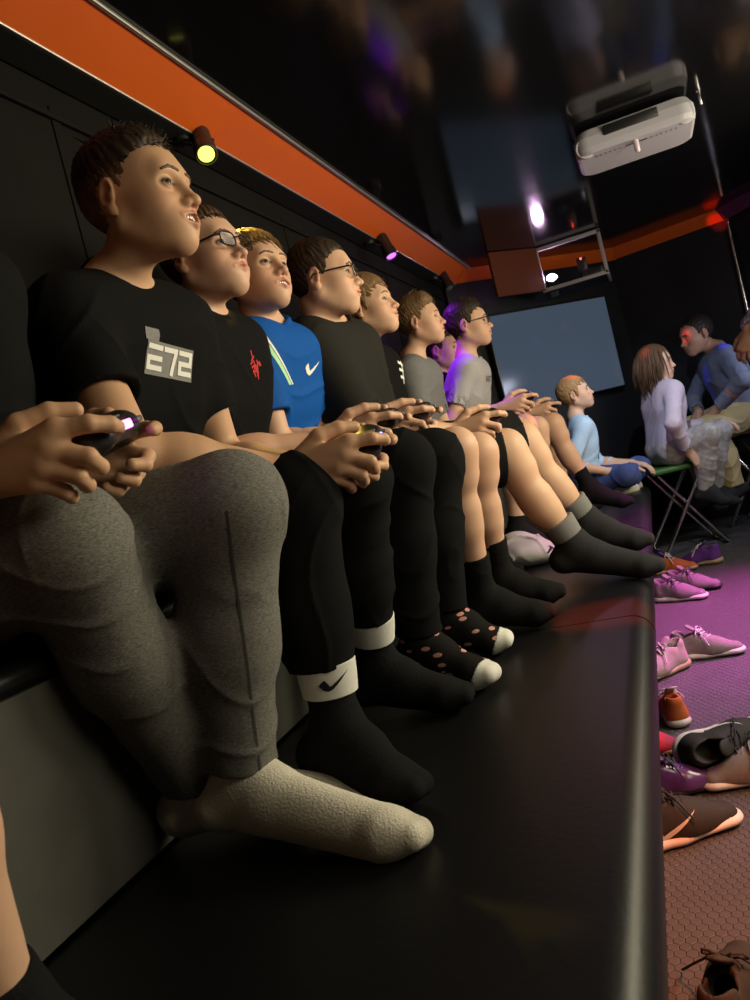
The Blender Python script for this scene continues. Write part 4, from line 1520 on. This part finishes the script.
# --- child at the far end
denim_tie = cloth('faded_denim', (.06, .085, .22), .85, var=.5, vscale=26)
p9 = person('blond child in light blue sweater with dark lettering, cross-legged at the far bench end', 'person', dict(
    s=.93, h=.006, hh=.0032, P=(-.46, 4.93, .545), S=(-.405, 4.90, .905), H=(-.392, 4.89, 1.075), gaze=(.94, .05, .18), lat=(-.2, 1, 0),
    hair=dict(col=(.30, .17, .07), n=520, mode='forward', len=.05, top=.014, side=.012, zf=.056, nape=-.088, burn=-.04),
    skin=SK3, iris='iris_blue', seed=31, arm_r=((-.29, 4.72, .60), (.7, .5, -.2), (0, 0, 1)), arm_l=((-.17, 4.98, .60), (.8, -.3, -.3), (0, 0, 1)),
    shirt=dict(m=cloth('pale_blue_knit', (.42, .56, .72)), sleeve=1.45, g=.014), pants=dict(m=denim_tie, loose=.004),
    socks=dict(m=white_sock, h=.06),
    legs={-1: ((-.20, 4.70, .560), (-.20, 5.00, .500), (-.30, 5.10, .485), (0, -.2, 1)), 1: ((-.135, 5.02, .565), (-.22, 4.82, .505), (-.36, 4.76, .490), (0, .2, 1))}))

# --- girl and man on the stools
p10 = person('girl with long brown hair in a pale lavender long-sleeved top, sitting on a folding stool', 'person', dict(
    s=1.0, h=.006, hh=.0032, P=(.045, 5.20, .62), S=(.085, 5.20, .985), H=(.082, 5.20, 1.138), gaze=(.99, -.06, -.02), lat=(-.45, .9, 0),
    hair=dict(col=(.085, .045, .022), n=620, mode='long', len=.21, top=.012, side=.012, zf=.062, nape=-.11, burn=-.03, w=.007),
    skin=SK3, iris='iris_blue', seed=37, shw=.135, arm_r=((.150, 5.02, .585), (.6, .2, -.8), (.3, -.6, .3), (-.3, -1, -.2)), arm_l=((.33, 5.30, .72), (.9, -.1, -.3), (0, 0, 1)),
    shirt=dict(m=cloth('lavender_knit', (.50, .42, .50)), sleeve=1.85, g=.010, hem=.09), pants=dict(m=cloth('pale_camo', (.34, .32, .31), .85, var=.6, vscale=34), loose=.002),
    socks=dict(m=dark_sock, h=.07),
    legs={-1: ((.275, 5.03, .665), (.20, 5.10, .345), (.32, 5.05, .25), (.3, 0, 1)), 1: ((.36, 5.26, .66), (.26, 5.30, .30), (.38, 5.24, .21), (.3, 0, 1))}))
p11 = person('man with short dark hair in denim shirt and khaki trousers, leaning on a stool', 'person', dict(
    s=1.16, hs=.93, h=.006, hh=.0032, P=(.545, 5.66, .70), S=(.455, 5.57, 1.10), H=(.368, 5.55, 1.262), gaze=(-.90, -.38, -.10), lat=(.25, -1, 0),
    hair=dict(col=(.018, .013, .010), n=380, mode='forward', len=.018, top=.008, side=.005, zf=.070),
    skin=(.36, .20, .125), iris='iris_brown', seed=41, arm_l=((.36, 5.32, .78), (-.6, .1, -.7), (-.2, -.6, .5)), arm_r=((.28, 5.62, .78), (-.6, -.1, -.6), (0, 0, 1)),
    shirt=dict(m=cloth('denim_shirt', (.17, .20, .28), .8), sleeve=1.8, g=.014, hem=.10), pants=dict(m=cloth('khaki_twill', (.40, .33, .17), .85), loose=.012, amp=.005),
    socks=dict(m=dark_sock, h=.05),
    legs={-1: ((.20, 5.66, .68), (.22, 5.64, .26), (.05, 5.58, .17), (-.2, 0, 1)), 1: ((.315, 5.34, .68), (.36, 5.32, .30), (.22, 5.24, .19), (-.2, 0, 1))}))
# --- the neighbour nearest the camera: only a bare shin reaches into the picture
p12 = person('person in the bottom left corner, only a bare shin showing', 'person', dict(
    s=1.0, h=.007, hh=.004, P=(-.95, .38, .93), S=(-.90, .34, 1.34), H=(-.86, .33, 1.50), gaze=(.95, .2, 0),
    hair=dict(col=(.05, .03, .02), n=60), skin=SK3, seed=43, arm_r=((-.62, .25, 1.02), (1, .2, -.1), (0, 0, 1)), arm_l=((-.66, .42, 1.02), (1, -.1, -.1), (0, 0, 1)),
    shirt=dict(m=black_tee), pants=dict(name='shorts', m=black_shorts, shorts=True, len=.85), socks=dict(m=black_sock, h=.06),
    legs={-1: ((-.56, .26, .95), (-.62, .30, .56), (-.45, .28, .482), (.3, 0, 1)), 1: ((-.575, .44, .95), (-.640, .505, .56), (-.47, .50, .482), (.3, 0, 1))}))
# --- someone standing at the right edge
p13 = person('person standing at the right edge in a lavender checked shirt, mostly out of the picture', 'person', dict(
    s=1.12, h=.007, hh=.004, P=(.80, 4.48, .98), S=(.775, 4.45, 1.45), H=(.755, 4.45, 1.63), gaze=(-.9, -.2, -.1), lat=(.2, -1, 0),
    hair=dict(col=(.03, .02, .015), n=100), skin=(.30, .17, .11), seed=47,
    arm_l=((.52, 4.36, 1.16), (-.3, .2, -.9), (-.3, -.8, .2)), arm_r=((.66, 4.72, .95), (-.1, 0, -1), (0, 1, 0)),
    shirt=dict(m=speckle_cloth('lavender_check', (.20, .16, .27), (.50, .46, .58), 60, .45), sleeve=1.7, hem=.12),
    pants=dict(m=black_fleece, loose=.006), socks=dict(m=black_sock, h=.05),
    legs={-1: ((.79, 4.60, .53), (.82, 4.60, .09), (.62, 4.58, .03), (0, 0, 1)), 1: ((.79, 4.38, .53), (.82, 4.38, .09), (.62, 4.36, .03), (0, 0, 1))}))

# ------------------------------------------------------------------ prints and marks on the clothes
def glyphs(strokes, w):
    """thick strokes -> quads"""
    out = []
    for (x0, y0), (x1, y1) in strokes:
        d = nrm(A(x1 - x0, y1 - y0)); n = A(-d[1], d[0]) * w / 2; e = d * w / 2
        a = A(x0, y0) - e; b = A(x1, y1) + e
        out.append([tuple(a - n), tuple(b - n), tuple(b + n), tuple(a + n)])
    return out
Yv, Zv, Xv = A(0, 1, 0), A(0, 0, 1), A(1, 0, 0)
o1 = A(-.66, 1.20, 1.215)
decal(p1['root'], 'print_panel', p1['shirt'], [rect(-.062, -.032, .062, .024), rect(-.066, .024, -.034, .044)], o1, A(0, 1, -.12), A(.15, .12, 1), M['grey_print'], .0012)
E_ = []
x = -.056
E_ += glyphs([((x, .014), (x + .030, .014)), ((x, -.004), (x + .030, -.004)), ((x, -.020), (x + .030, -.020)), ((x, -.004), (x, -.020))], .0085)
x = -.014
E_ += glyphs([((x, .014), (x + .028, .014)), ((x + .028, .014), (x + .018, -.024))], .0085)
x = .026
E_ += glyphs([((x, .014), (x + .028, .014)), ((x + .028, .014), (x + .028, -.002)), ((x + .028, -.004), (x, -.004)), ((x, -.004), (x, -.020)), ((x, -.020), (x + .028, -.020))], .0085)
decal(p1['root'], 'print_lettering', p1['shirt'], E_, o1, A(0, 1, -.12), A(.15, .12, 1), M['white_print'], .0024)
rng5 = np.random.default_rng(5)
red = []
for i in range(16):
    a_, r_ = rng5.uniform(0, 6.28), rng5.uniform(.004, .028)
    cx, cy = r_ * math.cos(a_) * .6, r_ * math.sin(a_)
    red += glyphs([((cx, cy), (cx + rng5.uniform(-.012, .012), cy + rng5.uniform(-.012, .012)))], .0045)
decal(p2['root'], 'print', p2['shirt'], red, A(-.70, 1.60, 1.225), Yv, A(.2, 0, 1), M['red_print'])
decal(p3['root'], 'logo', p3['shirt'], [scaled(SWOOSH, .090, 0, 0, .12)], A(-.68, 1.91, 1.225), Yv, A(.2, 0, 1), M['white_print'])
rs_, us_ = A(.55, .35, -.75), A(.75, .0, .55)
n3 = nrm(A(.55, -.80, .22)); r3 = nrm(A(.45, .12, -.89)); u3 = nrm(np.cross(n3, r3)); r3 = np.cross(u3, n3)
decal(p3['root'], 'shoulder_stripe', p3['shirt'], [[(-.085, -.012), (.085, -.002), (.085, .008), (-.085, .002)]], A(-.80, 1.735, 1.285), r3, u3, M['green_print'])
decal(p3['root'], 'shoulder_stripe', p3['shirt'], [[(-.085, .004), (.085, .010), (.085, .014), (-.085, .012)]], A(-.80, 1.735, 1.285), r3, u3, M['white_print'])
decal(p5['root'], 'print', p5['shirt'], glyphs([((-.03, .03), (.03, .02)), ((-.03, .005), (.02, .0)), ((-.02, -.02), (.03, -.025)), ((.0, .03), (.01, -.04))], .010), A(-.68, 2.70, 1.24), Yv, A(.2, 0, 1), M['white_print'])
decal(p7['root'], 'print', p7['shirt'], glyphs([((-.055, .012), (-.055, -.012)), ((-.055, .012), (-.042, -.012)), ((-.03, -.012), (-.022, .012)), ((-.022, .012), (-.014, -.012)), ((.0, .012), (.008, -.012)), ((.008, -.012), (.016, .012)), ((.03, .012), (.03, -.012)), ((.03, .012), (.045, .012)), ((.03, -.012), (.045, -.012))], .005), A(-.55, 3.74, 1.20), Yv, A(.2, 0, 1), M['black_print'])
f9 = nrm(np.cross(nrm(A(-.2, 1, 0)), Zv)); r9 = nrm(A(-.2, 1, 0))
decal(p9['root'], 'print_lettering', p9['shirt'], glyphs([((-.07, -.03), (-.05, .03)), ((-.05, .03), (-.03, -.03)), ((-.062, -.005), (-.038, -.005)), ((-.01, .03), (-.01, -.03)), ((-.01, .03), (.02, .03)), ((-.01, 0), (.015, 0)), ((.05, .03), (.04, -.03)), ((.05, .03), (.07, .01))], .011)
      + glyphs([((-.06, -.06), (-.06, -.11)), ((-.06, -.11), (-.03, -.11)), ((-.03, -.06), (-.03, -.11)), ((.0, -.06), (.0, -.11)), ((.0, -.06), (.03, -.06)), ((.0, -.11), (.03, -.11))], .011),
      A(-.31, 4.90, .79), r9, A(.15, 0, 1), M['black_print'], .003)
if -1 in p1.get('cuffs', {}):
    cf = p1['cuffs'][-1]
    cc = np.mean([v.co[:] for v in cf.data.vertices], 0)
    cc = np.array(cf.matrix_world @ Vector(cc))
    decal(cf.parent, 'cuff_logo', cf, [scaled(SWOOSH, .055, 0, 0, .25)], cc, A(.72, .60, -.12), A(0, 0, 1), M['black_print'], .001, reach=.12)

# ------------------------------------------------------------------ stools
def stool(label, c, zs, ang, seat_m, s=1.0):
    root = thing('folding_stool', label, 'stool', (c[0], c[1], 0), 'folding stools at the nose end')
    R = np.array([[math.cos(ang), -math.sin(ang), 0], [math.sin(ang), math.cos(ang), 0], [0, 0, 1]])
    W = lambda x, y, z: R @ A(x, y, z) + A(c[0], c[1], 0)
    b = MB(); b.box(W(0, 0, zs - .018), (.33, .31, .036), R, .014, seg=3); b.build('seat', seat_m, root, True)
    for sx in (-1, 1):
        b = MB()
        pts = [W(sx * .135, -.13, zs - .045), W(sx * .135, .13, zs - .045)]
        k = .175 - .0 * sx
        y = .16 if sx > 0 else .135
        path = [W(sx * .13, -y, zs - .04), W(-sx * .02, -y, zs * .5), W(-sx * k, -y, .035), W(-sx * (k + .012), -y + .012, .014), W(-sx * (k + .012), y - .012, .014), W(-sx * k, y, .035), W(-sx * .02, y, zs * .5), W(sx * .13, y, zs - .04)]
        b.tube(path, .0105 * s, 10)
        b.build('leg_frame', M['chrome'], root, True)
    b = MB(); b.tube([W(.03, -.165, zs * .45), W(.03, .165, zs * .45)], .006, 8); b.build('cross_bar', M['chrome'], root, True)
    for sx in (-1, 1):
        for y in (-.11, .11):
            b = MB(); b.disc_lathe(W(sx * .187, y, .0), (0, 0, 1), [(0, .014), (.026, .014), (.028, .010)], 12); b.build('foot_cap', M['black_plastic'], root)
stool('chrome folding stool with green seat edge under the girl', (.045, 5.20), .525, .25, mat('green_seat_vinyl', (.03, .11, .02), .5))
stool('taller chrome folding stool under the man in the denim shirt', (.56, 5.68), .59, -.45, M['black_vinyl'], 1.1)

# ------------------------------------------------------------------ cast-off shoes
def sneaker(label, pos, ang, L, upper, sole, lace, swoosh=None, roll=0.0, pitch=0.0, lining=None, group='shoes kicked off along the bench', untied=0):
    k = L / .275
    pos = A(*pos)
    R0 = np.array([[math.cos(ang), -math.sin(ang), 0], [math.sin(ang), math.cos(ang), 0], [0, 0, 1]])
    cr, sr, cp_, sp_ = math.cos(roll), math.sin(roll), math.cos(pitch), math.sin(pitch)
    R = R0 @ np.array([[cp_, 0, sp_], [0, 1, 0], [-sp_, 0, cp_]]) @ np.array([[1, 0, 0], [0, cr, -sr], [0, sr, cr]])
    W = lambda x, y, z: R @ (A(x, y, z) * k) + pos
    zz = R @ A(0, 0, 1)
    root = thing('sneaker', label, 'shoe', tuple(pos), group)
    Cq = lambda a, b_, ra, rb, kk=.02, op='u', flat=None, clip=None: cap(W(*a), W(*b_), ra * k, rb * k, kk * k, op, None if flat is None else (R @ A(*flat[0]), flat[1]), clip)
    fl = [(W(0, 0, .016), -zz)]
    P = [Cq((.040, 0, .040), (.034, 0, .094), .037, .031),
         Cq((.050, 0, .038), (.150, .002, .034), .038, .040, .025),
         Cq((.088, 0, .078), (.180, .002, .038), .032, .027, .03),
         Cq((.150, .002, .030), (.232, .004, .024), .041, .031, .03, flat=((0, 0, 1), .85))]
    P.append(ell(W(.060, 0, .130), A(.048, .0265, .056) * k, R.T, .006 * k, 's'))
    P.append(Cq((.056, 0, .085), (.125, 0, .045), .024, .022, .006, 's'))
    P.append(Prim(lambda p: (p - W(0, 0, .018)) @ zz, pos, pos, .002, 's'))
    V, F = sdf_mesh(P, .0038)
    me_obj('upper', V, F, upper, root)
    S_ = [Cq((.042, 0, .015), (.120, 0, .015), .043, .040, .02, flat=((0, 0, 1), .42)),
          Cq((.120, 0, .015), (.232, .004, .018), .041, .040, .02, flat=((0, 0, 1), .40)),
          Cq((.036, 0, .022), (.060, 0, .020), .041, .041, .02, flat=((0, 0, 1), .5))]
    V, F = sdf_mesh(S_, .0038)
    me_obj('sole', V, F, sole, root)
    T = [Cq((.080, 0, .126), (.150, .002, .074), .019, .019, .01, flat=((.55, 0, .83), .35))]
    V, F = sdf_mesh(T, .0035)
    me_obj('tongue', V, F, lining or upper, root)
    b = MB()
    for i in range(5):
        x = .105 + i * .019
        z = .1125 - i * .0135
        b.tube([W(x - .004, -.026, z - .012), W(x, -.012, z + .001), W(x + .006, .0, z + .001), W(x + .010, .014, z - .002), W(x + .012, .027, z - .016)], .0028 * k, 6)
    for sgn in (-1, 1):
        b.tube([W(.108, 0, .110), W(.104, sgn * .016, .122), W(.112, sgn * .032, .118), W(.122, sgn * .036, .104), W(.122, sgn * .020, .104), W(.108, 0, .110)], .0024 * k, 6)
        e = .022 if not untied else untied
        b.tube([W(.108, 0, .110), W(.120, sgn * .020, .108), W(.132, sgn * .036, .088), W(.140 + e * .3, sgn * (.047 + e * .3), .060), W(.144 + e * .6, sgn * (.052 + e * .8), .030), W(.150 + e, sgn * (.052 + e), .010)][:6 if untied else 4], .0024 * k, 6)
    b.build('laces', lace, root, True)
    if swoosh:
        for sgn in (-1, 1):
            up_o = [o for o in root.children if o.name.startswith('upper')][0]
            decal(root, 'logo', up_o, [scaled(SWOOSH if sgn < 0 else [(-x, y) for x, y in SWOOSH][::-1], .115 * k, 0, 0, .10 * -sgn)], W(.105, 0, .045),
                  R @ A(1 if sgn < 0 else -1, 0, 0), zz, swoosh, .0012, reach=.1)
    return root
def shoe_cloth(name, c): return mat(name, c, .75, .25, (500, .35, .003), var=.2, vscale=60)
rub_w = mat('white_rubber', (.62, .58, .54), .55)
rub_p = mat('pale_rubber', (.50, .46, .44), .6)
rub_t = mat('tan_rubber', (.34, .26, .14), .6)
rub_k = mat('black_rubber', (.02, .02, .02), .6)
lace_k = mat('black_lace', (.02, .02, .022), .8); lace_w = mat('white_lace', (.55, .52, .5), .8); lace_g = mat('grey_lace', (.22, .2, .2), .8)
blk = shoe_cloth('black_mesh', (.030, .027, .025)); gry = shoe_cloth('grey_mesh', (.22, .20, .20)); pnk = shoe_cloth('rose_grey_mesh', (.34, .25, .25))
mau = shoe_cloth('mauve_mesh', (.17, .13, .15)); pur = shoe_cloth('purple_mesh', (.10, .03, .22)); red_ = shoe_cloth('red_mesh', (.32, .03, .07)); org = shoe_cloth('orange_mesh', (.40, .10, .03))
tq = shoe_cloth('taupe_mesh', (.20, .17, .16))
sneaker('black sneaker with white sole and pale swoosh, poking out from under the bench', (-.262, 1.735, 0), .42, .285, blk, rub_w, lace_k, rub_w)
sneaker('black sneaker tipped on its side showing a thick white sole', (-.135, 2.10, .055), .38, .29, blk, rub_w, lace_k, rub_w, roll=1.25, lining=lace_k)
sneaker('taupe sneaker with pale heel lying between the black swoosh sneaker and the tipped one', (.165, 2.06, 0), 3.35, .26, tq, rub_w, lace_g)
sneaker('small running shoe with orange heel, seen from behind', (-.115, 2.40, 0), 1.75, .22, org, rub_p, lace_w, lining=pnk)
sneaker('bright red shoe half under the bench edge', (-.30, 2.28, 0), -.25, .21, red_, rub_t, lace_k)
sneaker('rose-grey running shoe with white laces, toe against the bench', (-.075, 2.98, 0), 3.92, .25, pnk, rub_t, lace_w)
sneaker('rose-grey running shoe with striped side, toe pointing away from the bench', (-.115, 3.05, 0), -.12, .25, tq, rub_w, lace_w, None)
sneaker('mauve sneaker with white sole, toe pointing right beneath the outstretched feet', (-.175, 3.98, 0), -.42, .26, mau, rub_w, lace_k)
sneaker('mauve sneaker with dark laces, half behind its twin', (-.105, 4.12, 0), -.38, .26, mau, rub_k, lace_k)
sneaker('violet running shoe with a heel loop, farthest along the floor', (.18, 4.60, 0), 2.75, .26, pur, rub_t, lace_w)
sneaker('orange and purple running shoe close to the bench, behind the mauve pair', (-.19, 4.58, 0), -.15, .25, org, rub_t, lace_w, lining=pur)
sneaker('black shoe with loose laces at the bottom of the picture', (-.10, 1.14, 0), 1.35, .26, blk, rub_k, lace_k, None, untied=.05)
sneaker('glossy purple shoe just behind the black swoosh sneaker', (-.235, 1.99, 0), .15, .22, mat('gloss_purple', (.12, .04, .18), .2), rub_k, lace_k)

# ------------------------------------------------------------------ hooded top left on the bench
P = [ell((-.56, 3.06, .50), (.10, .13, .055), None, .03), ell((-.50, 3.02, .485), (.10, .09, .04), None, .04), ell((-.60, 3.12, .53), (.07, .08, .05), None, .04)]
nz = wrinkle(.010, 55, 2.0, (.6, .5, .3))
Pn = [Prim(lambda p: ev(P, p) + nz(p), A(-.75, 2.85, .44), A(-.36, 3.26, .62), 0), Prim(lambda p: p[:, 2] - .452, A(0, 0, 0), A(0, 0, 0), .004, 's')]
V, F = sdf_mesh(Pn, .005)
top = me_obj('folded_top', V, F, cloth('pale_grey_cloth', (.42, .42, .42)))
tag(top, 'crumpled pale grey top with black marks, on the low bench behind the bare legs', 'clothing')
bm_o = decal(top, 'mark', top, glyphs([((-.03, .0), (.0, .012)), ((0, .012), (.025, -.006)), ((-.008, -.012), (.008, .02))], .007), A(-.46, 2.98, .49), A(.45, .85, 0), A(-.3, .1, .9), M['black_print'], .002)
